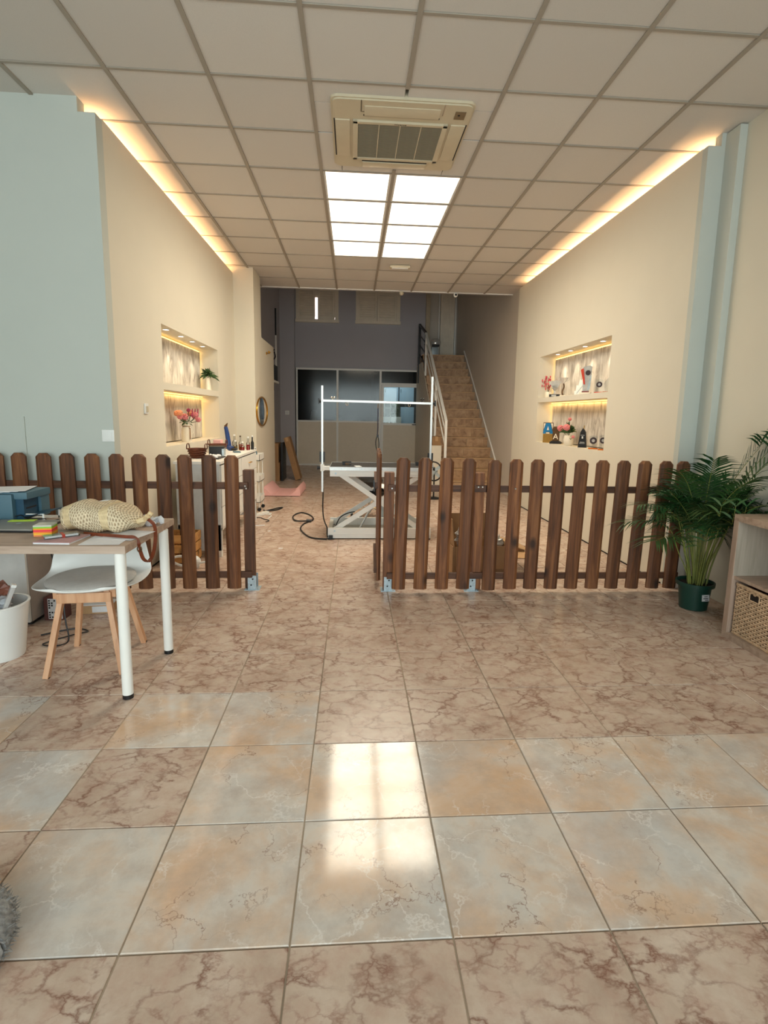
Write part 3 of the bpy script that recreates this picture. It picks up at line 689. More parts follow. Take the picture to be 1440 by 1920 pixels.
# ================================================================== FENCES
def picket_mesh(hh=1.0, wd=.098, th=.030):
    b = B(); w2 = wd/2
    prof = [(-w2, 0), (w2, 0), (w2, -th*.45), (w2*.55, -th), (-w2*.55, -th), (-w2, -th*.45)]
    rings = []
    for z, s in ((0, 1), (hh-.026, 1), (hh, .50)):
        rings.append([b.bm.verts.new((x*s, y, z)) for x, y in prof])
    for p, q in zip(rings, rings[1:]):
        for i in range(6): b.bm.faces.new((p[i], p[(i+1) % 6], q[(i+1) % 6], q[i]))
    b.bm.faces.new(list(reversed(rings[0]))); b.bm.faces.new(rings[-1])
    return b.mesh('picket', False, K['fence'])
PK = picket_mesh(.975)
def bracket(t, x, y, px=0):
    bk = O('bracket', B().box(x-.055, x+.055, y-.05, y+.05, 0, .005).box(x-.031, x+.031, y-.041, y-.038, .005, .11).box(x-.031, x+.031, y+.038, y+.041, .005, .11), 'steel', t)
    for dx, dz in ((-.006, .04), (.006, .085)): O('screw', B().cone((x+dx, y-.041, dz), (x+dx, y-.046, dz), .006, n=8), 'black', bk)
    for dx in (-.044, .044): O('screw', B().cone((x+dx, y-.03, .005), (x+dx, y-.03, .009), .006, n=8), 'steel', bk)
def post(t, x, y, hgt=.90):
    O('post', B().box(x-.036, x+.036, y-.036, y+.036, .012, hgt, bev=.007), 'fence', t)
def screws(t, pts):
    for x, y, z in pts: O('screw', B().cone((x, y, z), (x, y-.004, z), .006, n=8), 'chrome', t)
# left run
fl_ = T('picket_fence', 'long brown picket fence section to the left of the opening, behind the desk', 'fence', (-1.6, 3.85, 0))
for i, x in enumerate((-2.78, -2.62, -2.454, -2.299, -2.139, -1.979, -1.814, -1.651, -1.495, -1.335, -1.181, -1.018, -.864)):
    O('picket', PK, None, fl_, (x+1.6, -.018, .028), (0, R(-random.uniform(-.1, .5)), 0))
for z0, z1 in ((.758, .808), (.100, .148)):
    O('rail', B().box(-1.35, .845 if z0 > .5 else .862, -.018, .006, z0, z1, bev=.003), 'fence_dark', fl_)
post(fl_, .842, .043, .895); bracket(fl_, .858, .043); screws(fl_, [(.828, -.018, .782), (.835, -.018, .765)])
# right run, short panel beside the opening
f2 = T('picket_fence', 'short brown picket fence section between the opening and the second post', 'fence', (.6, 3.80, 0))
LEAN = R(1.45)
for xb, xt in ((.340, .362), (.502, .520), (.662, .678), (.822, .840)):
    O('picket', PK, None, f2, (xb-.6, -.012, .030), (0, math.atan2(xt-xb, .97), R(random.uniform(-1, 1))))
for z0, z1 in ((.757, .806), (.100, .146)):
    O('rail', B().box(-.345, .39, -.012, .012, z0, z1, bev=.003), 'fence_dark', f2)
post(f2, -.335, .05, .893); bracket(f2, -.333, .05); screws(f2, [(-.318, -.012, .78), (.315, -.012, .795), (.345, -.012, .795)])
# right run, long panel
f3 = T('picket_fence', 'long brown picket fence section to the right, ending behind the potted palm', 'fence', (1.8, 3.80, 0))
for xb, xt in ((1.018, 1.028), (1.180, 1.188), (1.336, 1.346), (1.495, 1.512), (1.653, 1.676), (1.814, 1.836), (1.969, 1.998), (2.131, 2.160), (2.293, 2.322), (2.430, 2.455)):
    O('picket', PK, None, f3, (xb-1.8, -.012, .028 if xb > 1.1 else .02), (0, math.atan2(xt-xb, .97), R(random.uniform(-1, 1))))
for z0, z1 in ((.757, .806), (.098, .146)):
    O('rail', B().box(-.83, .70, -.012, .012, z0, z1, bev=.003), 'fence_dark', f3)
post(f3, -.868, .05, .895); bracket(f3, -.905, .04); screws(f3, [(-.62, -.046, .79)])
# open gate, seen edge on
gt = T('picket_gate', 'brown picket gate swung open and seen edge on beside the gap', 'gate', (.196, 3.93, 0), R(88.2))
for i in range(5): O('picket', PK, None, gt, (.06+i*.165, .012, .04))
for z0, z1 in ((.757, .806), (.105, .15)): O('rail', B().box(0, .78, .012, .034, z0, z1, bev=.003), 'fence_dark', gt)
O('hinge', B().box(-.02, .03, .034, .044, .74, .82), 'black', gt)
# ================================================================== DESK AREA
DZ = .72
dk = T('desk', 'desk with a grey oak top and round white legs at the left', 'desk', (-.984, 2.31, 0))
O('desktop', B().box(-1.62, 0, 0, .635, DZ-.034, DZ, bev=.0015), 'oak', dk)
for x, y in ((-.038, .035), (-.012, .50), (-1.5, .06), (-1.5, .56)):
    lg = O('leg', B().cone((x, y, .02), (x, y, DZ-.034), .024, n=24), 'white', dk, smooth=True)
    O('foot', B().cone((x, y, 0), (x, y, .02), .0235, n=24), 'black', lg, smooth=True)
# printer on a low wire stand
pr = T('printer', 'blue-grey inkjet printer with papers on top, at the left edge of the desk', 'printer', (-1.88, 2.84, DZ))
O('body', B().box(-.28, .115, .0, .24, 0, .142, bev=.012).box(-.28, .180, .02, .24, .112, .150, bev=.008).box(-.28, .17, .16, .24, 0, .13), 'teal', pr, smooth=True)
O('tray_recess', B().box(.112, .155, .03, .160, .004, .112), 'teal_dark', pr)
O('slot', B().box(.154, .1565, .05, .14, .058, .066), 'black', pr)
O('output_tray', B().obox((.20, .10, .032), (.13, .17, .004), (0, R(-9), 0)), 'teal_dark', pr)
O('tray_foot', B().box(.250, .258, .02, .028, 0, .034).box(.250, .258, .17, .178, 0, .034).box(.17, .26, .015, .020, .034, .038), 'whitep', pr)
for i in range(4):
    o = O('paper_sheet', B().box(-.148, .148, -.105, .105, 0, .0012), 'paper', None, (-1.95+i*.022, 2.955-.006*i, DZ+.1505+i*.0016), (0, 0, R(-6+7*i)))
    tag(o, 'white sheet of paper in the pile on the blue printer, %s' % ['bottom sheet', 'second sheet up', 'third sheet up', 'top sheet'][i], 'paper', 'papers on the printer')
lp = T('laptop', 'closed grey laptop lying on the desk in front of the printer', 'laptop', (-1.68, 2.69, DZ), R(-2))
O('base', B().box(-.17, .17, -.118, .118, .002, .010, bev=.003), 'black', lp); O('lid', B().box(-.17, .17, -.118, .118, .010, .017, bev=.003), 'laptop', lp, smooth=True)
O('badge', B().cone((.02, .02, .0168), (.02, .02, .0174), .012, n=16), 'steel', lp)
tag(O('green_paper_note', B().box(-.06, .06, -.02, .02, 0, .002), plain('lime_paper', C(176, 214, 66), .7), None, (-1.68, 2.775, DZ+.0175), (0, 0, R(8))), 'lime green paper note on the closed laptop', 'paper note')
cu = T('sticky_note_cube', 'cube of green, orange, pink and yellow sticky notes on the desk', 'sticky notes', (-1.435, 2.535, DZ), R(10))
cols = [(C(250, 150, 90), 'peach'), (C(252, 196, 60), 'yellow'), (C(250, 130, 60), 'orange'), (C(240, 50, 80), 'pink'), (C(250, 150, 50), 'orange'), (C(140, 205, 70), 'green'), (C(206, 206, 192), 'pale')]
for i, (c, n) in enumerate(cols): O('note_block', B().box(-.038, .038, -.038, .038, .0004+i*.0074, .0074*(i+1)), plain('note_'+n+str(i), c, .8, var=.03), cu)
nb = T('exercise_book', 'pale exercise book with a red cover print at the front of the desk', 'book', (-1.305, 2.43, DZ), R(-3))
O('pages', B().box(-.078, .078, -.085, .085, 0, .007), 'paper', nb); O('cover', B().box(-.08, .08, -.087, .087, .007, .0085), plain('pink_grey_cover', C(196, 150, 150), .6, var=.15, scale=30), nb)
pn = T('pen_pack', 'clear pack of white pens with a red band on the exercise book', 'pens', (-1.325, 2.455, DZ+.009), R(38))
for i in range(4): O('pen', B().cone((-.065, -.02+i*.013, .007), (.065, -.02+i*.013, .007), .0055, n=8), 'whitep', pn)
O('band', B().box(.0, .012, -.028, .026, .0, .0145), 'red', pn); O('sleeve', B().box(-.07, .07, -.03, .028, .0, .0138), 'clear', pn)
for i, (x, y, r_) in enumerate(((-1.11, 2.43, 3), (-1.06, 2.52, -12))):
    tag(O('paper_sheet', B().box(-.085, .085, -.095, .095, 0, .001), 'paper', None, (x, y, DZ+.001+i*.0013), (0, 0, R(r_))), 'printed white sheet on the desk, %s' % ('half under the front of the straw bag' if i == 0 else 'under the right end of the straw bag'), 'paper', 'papers under the straw bag')
# straw bag
bg_ = T('straw_bag', 'woven straw shoulder bag with brown leather strap lying on the desk', 'bag', (-1.215, 2.65, DZ+.002), R(-4))
b = B(); uvl = b.bm.loops.layers.uv.new('UVMap'); NU, NV = 48, 32; L = .185
grid = []
for i in range(NU+1):
    u = i/NU; x = -L+2*L*u
    e = max(0, 1-abs(2*u-1)**6)**.5
    gath = 1 if u < .72 else 1-.62*((u-.72)/.28)**1.5
    ry = .108*(.30+.70*e)*gath; rz = .068*(.30+.70*e)*gath*(1.08-.16*u)
    cz = max(rz*.96, .066*(1.06-.12*u)*(.6+.4*e)*(1 if u < .7 else 1-.25*(u-.7)/.3))
    row = []
    for j in range(NV):
        a = 2*math.pi*j/NV
        yy = ry*math.copysign(abs(math.cos(a))**.72, math.cos(a)); zz = cz+rz*math.copysign(abs(math.sin(a))**.72, math.sin(a))
        wr_ = .004*math.sin(9*u+3*a)+.004*math.sin(17*u-2*a)+.003*math.sin(26*u+a)
        row.append(b.bm.verts.new((x+.008*math.sin(a*2), yy+wr_, max(.001, zz+wr_))))
    grid.append(row)
for i in range(NU):
    for j in range(NV):
        f = b.bm.faces.new((grid[i][j], grid[i+1][j], grid[i+1][(j+1) % NV], grid[i][(j+1) % NV]))
        for l, (uu, vv) in zip(f.loops, ((i, j), (i+1, j), (i+1, j+1), (i, j+1))): l[uvl].uv = (uu/NU, vv/NV)
        u = (i+.5)/NU
        f.material_index = 1 if (.10 < u < .20 or .58 < u < .68) else 0
b.bm.faces.new(grid[0]); b.bm.faces.new(list(reversed(grid[-1])))
me = b.mesh('body', True, K['straw']); me.materials.append(K['strawband'])
O('body', me, None, bg_)
b = B()
for i in range(3): b.tube(smooth_path([(.17, -.02+i*.02, .045), (.195, -.03+i*.03, .055), (.212, -.035+i*.035, .06+.01*i)], 3), .013, 8, radii=None)
O('gathered_neck', b, 'strawband', bg_, smooth=True)
def ribbon(pts, wd, th, n=8, up=(0, 0, 1)):
    b = B(); P = smooth_path(pts, n)
    for a, c in zip(P, P[1:]): b.beam(a, c+(c-a)*.12, wd, th, up=up)
    return b
O('strap', ribbon([(-.04, -.118, .004), (.05, -.15, .006), (.12, -.168, .007), (.19, -.185, .007), (.232, -.19, .006), (.249, -.188, -.02), (.250, -.18, -.055)], .005, .016, up=(0, 0, 1)), 'leather', bg_)
O('strap', ribbon([(.250, -.18, -.055), (.256, -.165, -.10), (.261, -.13, -.122), (.264, -.095, -.112), (.264, -.06, -.07), (.258, -.03, -.010), (.240, -.005, .03), (.205, .0, .058)], .016, .005, up=(0, 1, .1)), 'leather', bg_)
O('buckle', B().tube([(.248+.010*math.cos(a), -.18, -.05+.014*math.sin(a)) for a in [k*.7 for k in range(10)]], .003, 6), 'bronze', bg_)
# crumpled grey-white paper behind the bag end
b = B()
for i in range(22):
    b.ball((random.uniform(-.05, .05), random.uniform(-.04, .04), random.uniform(.012, .03)), random.uniform(.010, .018), 6, (1.4, 1, .6), (random.random()*3, random.random()*3, 0))
tag(O('crumpled_tissue', b, 'paper', None, (-1.045, 2.775, DZ+.003)), 'crumpled grey-white tissue behind the right end of the straw bag', 'tissue')
def cable(name, label, pts, r, m='black', n=6, plug=None):
    t = T(name, label, 'cable', pts[0]); p0 = Vector(pts[0])
    O('cord', B().tube([p-p0 for p in smooth_path(pts, n)], r, 6), m, t, smooth=True)
    if plug: O('plug', B().cone(Vector(plug[0])-p0, Vector(plug[1])-p0, .022, .016, 12), m, t)
    return t
cable('thin_black_cable', 'thin black cable lying on the desk between printer and straw bag', [(-1.80, 2.84, DZ+.004), (-1.74, 2.86, DZ+.03), (-1.68, 2.83, DZ+.004), (-1.62, 2.86, DZ+.012), (-1.57, 2.80, DZ+.006), (-1.50, 2.86, DZ+.02), (-1.42, 2.84, DZ+.004)], .0025)
cable('hanging_black_cable', 'thin black cable hanging from under the desk to the floor by the bin', [(-1.72, 3.0, .69), (-1.69, 3.02, .50), (-1.66, 3.04, .30), (-1.63, 3.0, .12), (-1.60, 2.96, .01), (-1.64, 2.90, .006), (-1.72, 2.93, .006), (-1.62, 3.05, .006), (-1.56, 3.10, .006), (-1.66, 3.14, .006), (-1.80, 3.05, .006)], .004)

# chair
ch = T('shell_chair', 'white shell chair with grey cushion and beech legs behind the desk', 'chair', (-1.335, 2.745, 0), R(6))
b = B(); prof = [(-.235, .452, .10), (-.215, .440, .165), (-.16, .432, .215), (-.06, .424, .238), (.05, .422, .240), (.13, .436, .238), (.175, .475, .232), (.198, .54, .222), (.216, .62, .203), (.236, .70, .175), (.252, .765, .140), (.262, .80, .095), (.266, .815, .05)]
rows = []; NW = 14
for k, (y, z, wd) in enumerate(prof):
    row = []
    for i in range(NW+1):
        u = -1+2*i/NW
        curl_s = max(0, min(1, (.50-z)/.08)); back = 1-curl_s
        zz = z+curl_s*.022*abs(u)**3+(.0 if z < .7 else -.012*u*u)
        yy = y-back*.070*abs(u)**2.2
        if k <= 2: yy += (.05, .03, .012)[k]*u*u
        row.append(b.bm.verts.new((u*wd*1.08, yy, zz-.004)))
    rows.append(row)
for a, c in zip(rows, rows[1:]):
    for i in range(NW): b.bm.faces.new((a[i], a[i+1], c[i+1], c[i]))
so = O('shell', b, 'whitep', ch, smooth=True)
md = so.modifiers.new('t', 'SOLIDIFY'); md.thickness = .009; md.offset = 0
md = so.modifiers.new('s', 'SUBSURF'); md.levels = md.render_levels = 2
O('cushion', B().lathe([(0, .0), (.17, .0), (.203, .008), (.208, .020), (.19, .030), (.10, .033), (0, .034)], (0, 0, 0), 32), 'grey_fabric', ch, (0, -.025, .434), smooth=True)
for sx in (-1, 1):
    for sy2 in (-1, 1):
        lg = O('leg', B().beam((sx*.175, sy2*.19-.0, .0), (sx*.10, sy2*.115, .425), .034, .026, up=(sx, 0, 0), bev=.005), 'beech', ch)
        O('foot_cap', B().cone((sx*.175, sy2*.19, -.0), (sx*.1742, sy2*.1892, .006), .016, n=10), 'black', lg)
O('cross_frame', B().beam((-.125, -.13, .385), (.125, -.13, .385), .028, .05, up=(0, 0, 1), bev=.004).beam((-.125, .13, .385), (.125, .13, .385), .028, .05, bev=.004).beam((-.13, -.13, .40), (-.13, .13, .40), .028, .04, bev=.004).beam((.13, -.13, .40), (.13, .13, .40), .028, .04, bev=.004), 'beech', ch)
O('seat_mount', B().cone((0, 0, .395), (0, 0, .428), .09, n=20), 'black', ch)

# bin with rubbish
bn = T('waste_bin', 'white plastic bin full of rubbish at the left edge beside the desk', 'bin', (-1.86, 2.80, 0))
O('bucket', B().lathe([(0, .0), (.105, .0), (.108, .01), (.140, .285), (.147, .288), (.147, .296), (.136, .296), (.131, .28), (.100, .02), (0, .015)], n=36), 'whitep', bn, smooth=True)
def crumple(name, label, loc, r, m, n=9, seed=1, sc_=(1, 1, 1), cat='rubbish'):
    rd = random.Random(seed); b = B()
    bmesh.ops.create_icosphere(b.bm, subdivisions=3, radius=r)
    for v in b.bm.verts:
        d = v.co.normalized(); k = 1+.28*math.sin(d.x*7+seed)*math.cos(d.y*8+seed*2)+.16*math.sin(d.z*13+seed)+rd.uniform(-.07, .07)
        v.co = Vector((d.x*r*k*sc_[0], d.y*r*k*sc_[1], d.z*r*k*sc_[2]))
    return tag(O(name, b, m, None, loc), label, cat)
crumple('brown_wrapper', 'dark red crumpled wrapper at the back of the rubbish in the bin', (-1.90, 2.84, .335), .085, plain('dull_red_film', C(142, 88, 72), .5, var=.2, scale=30), seed=3, sc_=(1.1, .9, .55))
crumple('clear_wrapper', 'crumpled clear plastic film on top of the rubbish in the bin', (-1.85, 2.76, .295), .075, plain('pale_film', C(176, 178, 182), .25, var=.15, scale=30), seed=5, sc_=(1.0, .9, .6))
tb = T('plastic_tube', 'clear plastic tube standing slanted out of the bin', 'tube', (-1.785, 2.745, .305))
O('tube', B().beam((-.03, -.03, -.12), (.035, .02, .085), .034, .020, bev=.004), plain('frosted_plastic', C(196, 192, 188), .25), tb, smooth=True); O('cap', B().beam((.035, .02, .085), (.039, .023, .098), .036, .022), 'whitep', tb)
# cabinet under the desk
t = T('low_cabinet', 'low cabinet with a plain pale front under the desk, behind the waste bin', 'cabinet', (-2.2, 3.36, 0))
O('side', B().box(-.27, -.252, -.16, .2, .03, .60), 'white', t); O('side', B().box(.252, .27, -.16, .2, .03, .60), plain('shaded_side', C(150, 138, 130), .7), t)  # the right side carries its shade as a taupe colour
O('top', B().box(-.27, .27, -.16, .2, .60, .618), 'white', t); O('bottom', B().box(-.252, .252, -.16, .2, .03, .048), 'white', t); O('back', B().box(-.252, .252, .18, .2, .048, .6), 'oak_in', t)
O('plinth', B().box(-.25, .25, -.13, .18, 0, .03), 'black', t); O('door', B().box(-.27, .268, -.18, -.162, .03, .615, bev=.002), plain('pale_grey_front', C(206, 204, 200), .5), t)
pb = T('patterned_box', 'box with a black and white pattern on the floor behind the chair', 'box', (-1.855, 3.34, 0))
O('body', B().box(-.055, .055, -.05, .05, 0, .145), plain('maroon_card', C(96, 56, 50), .7), pb); O('pattern_panel', B().box(-.03, .054, -.0515, -.05, .01, .14), 'paper', pb)
b = B(); rd = random.Random(4)
for i in range(8):
    for j in range(5):
        if rd.random() < .62: b.box(-.026+j*.016, -.016+j*.016, -.0525, -.0515, .016+i*.0152, .026+i*.0152)
O('pattern', b, 'black', pb, kind='stuff')
wbx = T('small_white_box', 'small white and kraft box on the floor behind the chair legs', 'box', (-1.66, 3.45, 0), R(6))
O('body', B().box(-.10, .10, -.05, .05, 0, .055), 'kraft', wbx); O('label', B().box(-.02, .09, -.0515, -.05, .008, .048), 'paper', wbx); O('lid', B().box(-.102, .102, -.052, .052, .055, .060), 'paper', wbx)

# fluffy thing at the lower left corner of the frame
fz = T('fluffy_pet_bed', 'grey fluffy pet bed edge at the lower left corner of the picture', 'pet bed', (-1.035, 1.13, 0))
b = B(); b.tube([(.185*math.cos(a/28*6.2832), .15*math.sin(a/28*6.2832), .045) for a in range(29)], .043, 12)
O('rim', b, 'fluff', fz, smooth=True); O('pad', B().ball((0, 0, .03), .16, 20, (1, .8, .17)), 'fluff', fz, smooth=True)
b = B(); rd = random.Random(9)
for i in range(2600):
    a = rd.uniform(0, 6.2832); p = rd.uniform(-.6, 3.3); cx_, cy_ = .185*math.cos(a), .15*math.sin(a)
    n = Vector((math.cos(a)*math.cos(p), math.sin(a)*math.cos(p), math.sin(p)))
    s0 = Vector((cx_, cy_, .045))+n*.041; e = s0+n*.008+Vector((rd.uniform(-.008, .008), rd.uniform(-.008, .008), rd.uniform(-.006, .006))); q = n.cross(Vector((0, 0, 1)))*.0026
    if e.z < .002: e.z = .002
    b.quad(s0-q, s0+q, e+q*.3, e-q*.3)
O('fur', b, 'fluff', fz, kind='stuff')

# ================================================================== RIGHT SIDE: palm, shelf with basket
pm = T('potted_palm', 'tall areca palm in a dark green pot at the right end of the fence', 'plant', (2.395, 3.43, 0))
O('pot', B().lathe([(0, 0), (.080, 0), (.088, .004), (.104, .165), (.122, .168), (.124, .194), (.114, .194), (.108, .172), (0, .172)], n=36), 'pot', pm, smooth=True)
O('soil', B().lathe([(0, .180), (.06, .178), (.109, .174)], n=20), 'soil', pm)
lb = O('label', B().box(-.028, .028, -.001, .001, -.022, .022), 'paper', pm, (.012, -.1065, .105), (R(-6), 0, R(6)))
O('print', B().box(-.012, .014, -.0022, -.001, .008, .012).box(-.018, .018, -.0022, -.001, -.006, -.001).box(-.006, .02, -.0022, -.001, -.016, -.012), 'brass_text', lb)
def leaf_quads(b, base, d, nrm, L, wd):
    s = d.cross(nrm).normalized(); 
    P = [(0, .25), (.25, 1), (.6, .85), (1, .03)]
    prev = None
    for t, w_ in P:
        c = base+d*L*t+Vector((0, 0, -1))*L*.42*t*t
        a, c2 = b.bm.verts.new(c-s*wd*w_), b.bm.verts.new(c+s*wd*w_)
        if prev: b.bm.faces.new((prev[0], prev[1], c2, a))
        prev = (a, c2)
rd = random.Random(21)
def frond(az, base_r, h0, reach, rise_, droop, L=.20, n=19):
    if math.sin(az) > .2: reach *= .55
    P = []
    for k in range(13):
        t = k/12
        r_ = base_r+.05*t+reach*t**1.7*1.15
        z = .175+(h0)*min(1, t/.5)+rise_*max(0, t-.35)*1.5-droop*max(0, t-.5)**2*4
        P.append(Vector((r_*math.cos(az), r_*math.sin(az), z)))
    P = smooth_path(P, 2)
    # keep clear of the side wall
    for p in P:
        if p.x > .225: p.x = .225+.25*(p.x-.225)*0
        if p.z < .02: p.z = .02
        if p.y < -.44 and p.z < .80: p.z = .80
        if p.y > .33: p.y = .33
    b = B(); N = len(P)
    b.tube(P, .004, 5, radii=[.0044-.0034*i/(N-1) for i in range(N)])
    o = O('stalk', b, 'stem', pm, smooth=True)
    lf = B()
    for i in range(n):
        t = .44+.56*i/(n-1); q = t*(N-1); k = min(int(q), N-2); p = P[k].lerp(P[k+1], q-k); tn = (P[k+1]-P[k]).normalized()
        side = tn.cross(Vector((0, 0, 1)))
        if side.length < .1: side = Vector((math.sin(az), -math.cos(az), 0))
        side.normalize(); up_ = side.cross(tn)
        ll = L*(.55+.75*math.sin(math.pi*min(1, (.12+.80*i/(n-1)))))*rd.uniform(.85, 1.1)
        for s in (-1, 1):
            d = (tn*(.55+.5*i/n)+side*s*.80+up_*.28+Vector((rd.uniform(-.1, .1),)*3)).normalized()
            tip = p+d*ll
            if tip.x > .245: d = (d+Vector((-(tip.x-.245)/ll*1.2, -.25, 0))).normalized()
            te = p+d*ll+Vector((0, 0, -.42*ll))
            if min(p.y, te.y) < -.44 and min(p.z, te.z) < .80: continue
            if max(p.y, te.y) > .36: continue
            leaf_quads(lf, p, d, up_, ll, .0066)
    bmesh.ops.remove_doubles(lf.bm, verts=lf.bm.verts, dist=.00001)
    for v in lf.bm.verts:
        if v.co.x > .258: v.co.x = .258
        if v.co.z < .01: v.co.z = .01
    O('leaflets', lf, 'palm', o)
specs = []
for i in range(36):
    az = rd.uniform(0, 6.2832)
    specs.append((az, rd.uniform(.01, .085), rd.uniform(.34, .50), rd.uniform(.14, .34), rd.uniform(.12, .34), rd.uniform(.02, .14)))
# fronds that read singly in the photograph: low ones to the left, high ones to the right
specs += [(R(178), .05, .30, .36, .30, .16), (R(196), .05, .40, .40, .32, .13), (R(165), .05, .36, .30, .42, .14), (R(205), .05, .28, .33, .20, .12),
          (R(-62), .04, .50, .34, .56, .05), (R(-48), .04, .52, .30, .62, .04), (R(-75), .05, .42, .42, .36, .10), (R(-35), .03, .55, .20, .50, .03), (R(-90), .04, .48, .30, .40, .08), (R(215), .04, .48, .30, .44, .10), (R(240), .04, .52, .25, .46, .08)]
for s in specs: frond(*s)

sb = T('cube_shelf', 'grey oak cube shelf cut by the right edge, basket in its lower bay', 'shelf', (2.455, 2.955, 0))
X0, X1 = -.19, .19; W_ = 1.5
O('side', B().box(X0, X1, -.038, 0, .038, .72), 'oakv', sb); O('side', B().box(X0, X1, -W_, -W_+.038, .038, .72), 'oakv', sb)
O('top', B().box(X0, X1, -W_, 0, .72, .758), 'oak', sb); O('bottom', B().box(X0, X1, -W_, 0, 0, .038), 'oak', sb)
O('middle_shelf', B().box(X0+.012, X1, -W_+.038, -.038, .372, .390), 'oak', sb)
O('back', B().box(X1-.008, X1-.002, -W_+.038, -.038, .038, .72), 'oak_in', sb)
O('upright', B().box(X0+.012, X1, -.40, -.382, .038, .372), 'oakv', sb); O('upright', B().box(X0+.012, X1, -.77, -.752, .038, .72), 'oakv', sb)
O('side_lining', B().box(X0+.004, X1, -.0400, -.038, .39, .72), 'oak_in', sb)
bk = T('wicker_basket', 'square woven wicker basket in the lower bay of the cube shelf', 'basket', (2.455, 2.745, .040))
hx, hy, hz = .165, .155, .315
O('lining', B().box(-hx+.012, hx-.01, -hy+.012, hy-.012, .004, hz-.02), 'wickdark', bk)
b = B(); n_rows = 24; dz = (hz-.02)/n_rows; nst = 16
for r in range(n_rows):
    z = .012+r*dz
    for f_ in range(2):   # front (facing -x) and near side (facing -y)
        pts = []
        for k in range(nst*3+1):
            t = k/(nst*3); off = .0045*math.sin(math.pi*(t*nst+r))
            if f_ == 0: pts.append((-hx-off, -hy+2*hy*t, z))
            else: pts.append((-hx+2*hx*t, -hy-off, z))
        if f_ == 0 and r >= n_rows-5 and r <= n_rows-3:
            cut = [p for p in pts if p[1] < -.03]; cut2 = [p for p in pts if p[1] > .045]
            if len(cut) > 2: b.tube(cut, .0052, 5)
            if len(cut2) > 2: b.tube(cut2, .0052, 5)
        else: b.tube(pts, .0052, 5)
O('woven_strands', b, 'wicker', bk, kind='stuff')
b = B()
for k in range(nst+1):
    y = -hy+2*hy*k/nst; b.cone((-hx+.002, y, 0), (-hx+.002, y, hz-.03), .004, n=6)
    x = -hx+2*hx*k/nst; b.cone((x, -hy+.002, 0), (x, -hy+.002, hz-.03), .004, n=6)
O('stakes', b, 'wicker', bk, kind='stuff')
O('rim', B().tube([(-hx, -hy, hz-.01), (-hx, hy, hz-.01)], .009, 8).tube([(-hx, -hy, hz-.01), (hx, -hy, hz-.01)], .009, 8).tube([(-hx, -hy, .005), (-hx, hy, .005)], .007, 8), 'wicker', bk, smooth=True)
hn = O('handle_hole', B().box(-hx-.004, -hx+.004, -.026, .040, hz-.066, hz-.030), 'black', bk)
O('handle_frame', B().tube([(-hx-.006, -.030, hz-.07), (-hx-.006, -.030, hz-.026), (-hx-.006, .044, hz-.026), (-hx-.006, .044, hz-.07), (-hx-.006, -.030, hz-.07)], .004, 6), 'wicker', bk)
# light switches
def plate(name, label, loc, rz):
    t = T(name, label, 'light switch', loc, rz)
    O('frame', B().box(-.042, .042, -.006, 0, -.042, .042, bev=.006), 'whitep', t, smooth=True); O('rocker', B().box(-.028, .028, -.011, -.005, -.028, .028, bev=.003), 'whitep', t, smooth=True)
plate('light_switch', 'square white light switch on the daylight-tinted wall at the left', (-1.728, 3.895, 1.125), 0)
th = T('wall_controller', 'small white remote controller on the cream wall left of the niche', 'controller', (XL, 4.50, 1.322), R(90))
O('frame', B().box(-.035, .035, -.012, 0, -.042, .042, bev=.005), 'whitep', th, smooth=True); O('rocker', B().box(-.02, .02, -.017, -.011, -.028, .02, bev=.003), 'cream', th, smooth=True)
# ================================================================== NICHE OBJECTS
ROT = R(-37)
def bloom(b, c, r, n=26, seed=0):
    rd = random.Random(seed); b.ball(c, r*.7, 10)
    for i in range(n):
        zc = 1-2*(i+.5)/n; a = i*2.399; q = math.sqrt(1-zc*zc)
        d = Vector((math.cos(a)*q, math.sin(a)*q, zc))
        b.ball(Vector(c)+d*r*.62, r*rd.uniform(.34, .46), 7, (1, 1, .8))
v1 = T('white_vase', 'slim white vase with green pointed leaves on the upper left niche shelf', 'vase', (-1.78, 6.76, 1.563))
O('vase', B().lathe([(0, 0), (.036, 0), (.038, .01), (.033, .12), (.036, .152), (.031, .152), (.028, .12), (0, .1)], n=24), 'ceramic', v1, smooth=True)
O('stem', B().tube([(0, 0, .1), (.005, 0, .2)], .004, 6), 'leafd', v1)
rd = random.Random(3)
for i in range(54):
    b = B(); az = i*2.4; el = R(rd.uniform(-8, 85)); d = Vector((math.cos(az)*math.cos(el), math.sin(az)*math.cos(el), math.sin(el))); n_ = d.cross(Vector((0, 0, 1))).cross(d)
    leaf_quads(b, Vector((0, 0, .19)), d, Vector((rd.uniform(-1, 1), rd.uniform(-1, 1), rd.uniform(-1, 1))).normalized(), rd.uniform(.10, .165), .014)
    for v in b.bm.verts:
        if v.co.x < -.11: v.co.x = -.11
    O('leaf', b, 'leafd', v1)
v2 = T('milk_jug_vase', 'white milk jug vase of pink and peach peonies in the lower left niche', 'vase', (-1.765, 5.79, .985))
O('jug', B().lathe([(0, 0), (.050, 0), (.052, .01), (.050, .14), (.036, .165), (.034, .195), (.042, .215), (.037, .215), (.030, .19), (0, .17)], n=28), 'ceramic', v2, smooth=True)
O('ribbon', B().lathe([(.0375, .160), (.0385, .163), (.0375, .171)], n=24).box(.036, .040, -.03, -.022, .11, .165).box(.044, .052, -.035, -.028, .03, .15), 'kraft_dark', v2)
O('handle', B().tube(smooth_path([(.03, .02, .20), (.06, .045, .18), (.06, .05, .11), (.045, .03, .08)], 4), .005, 6), 'ceramic', v2, smooth=True)
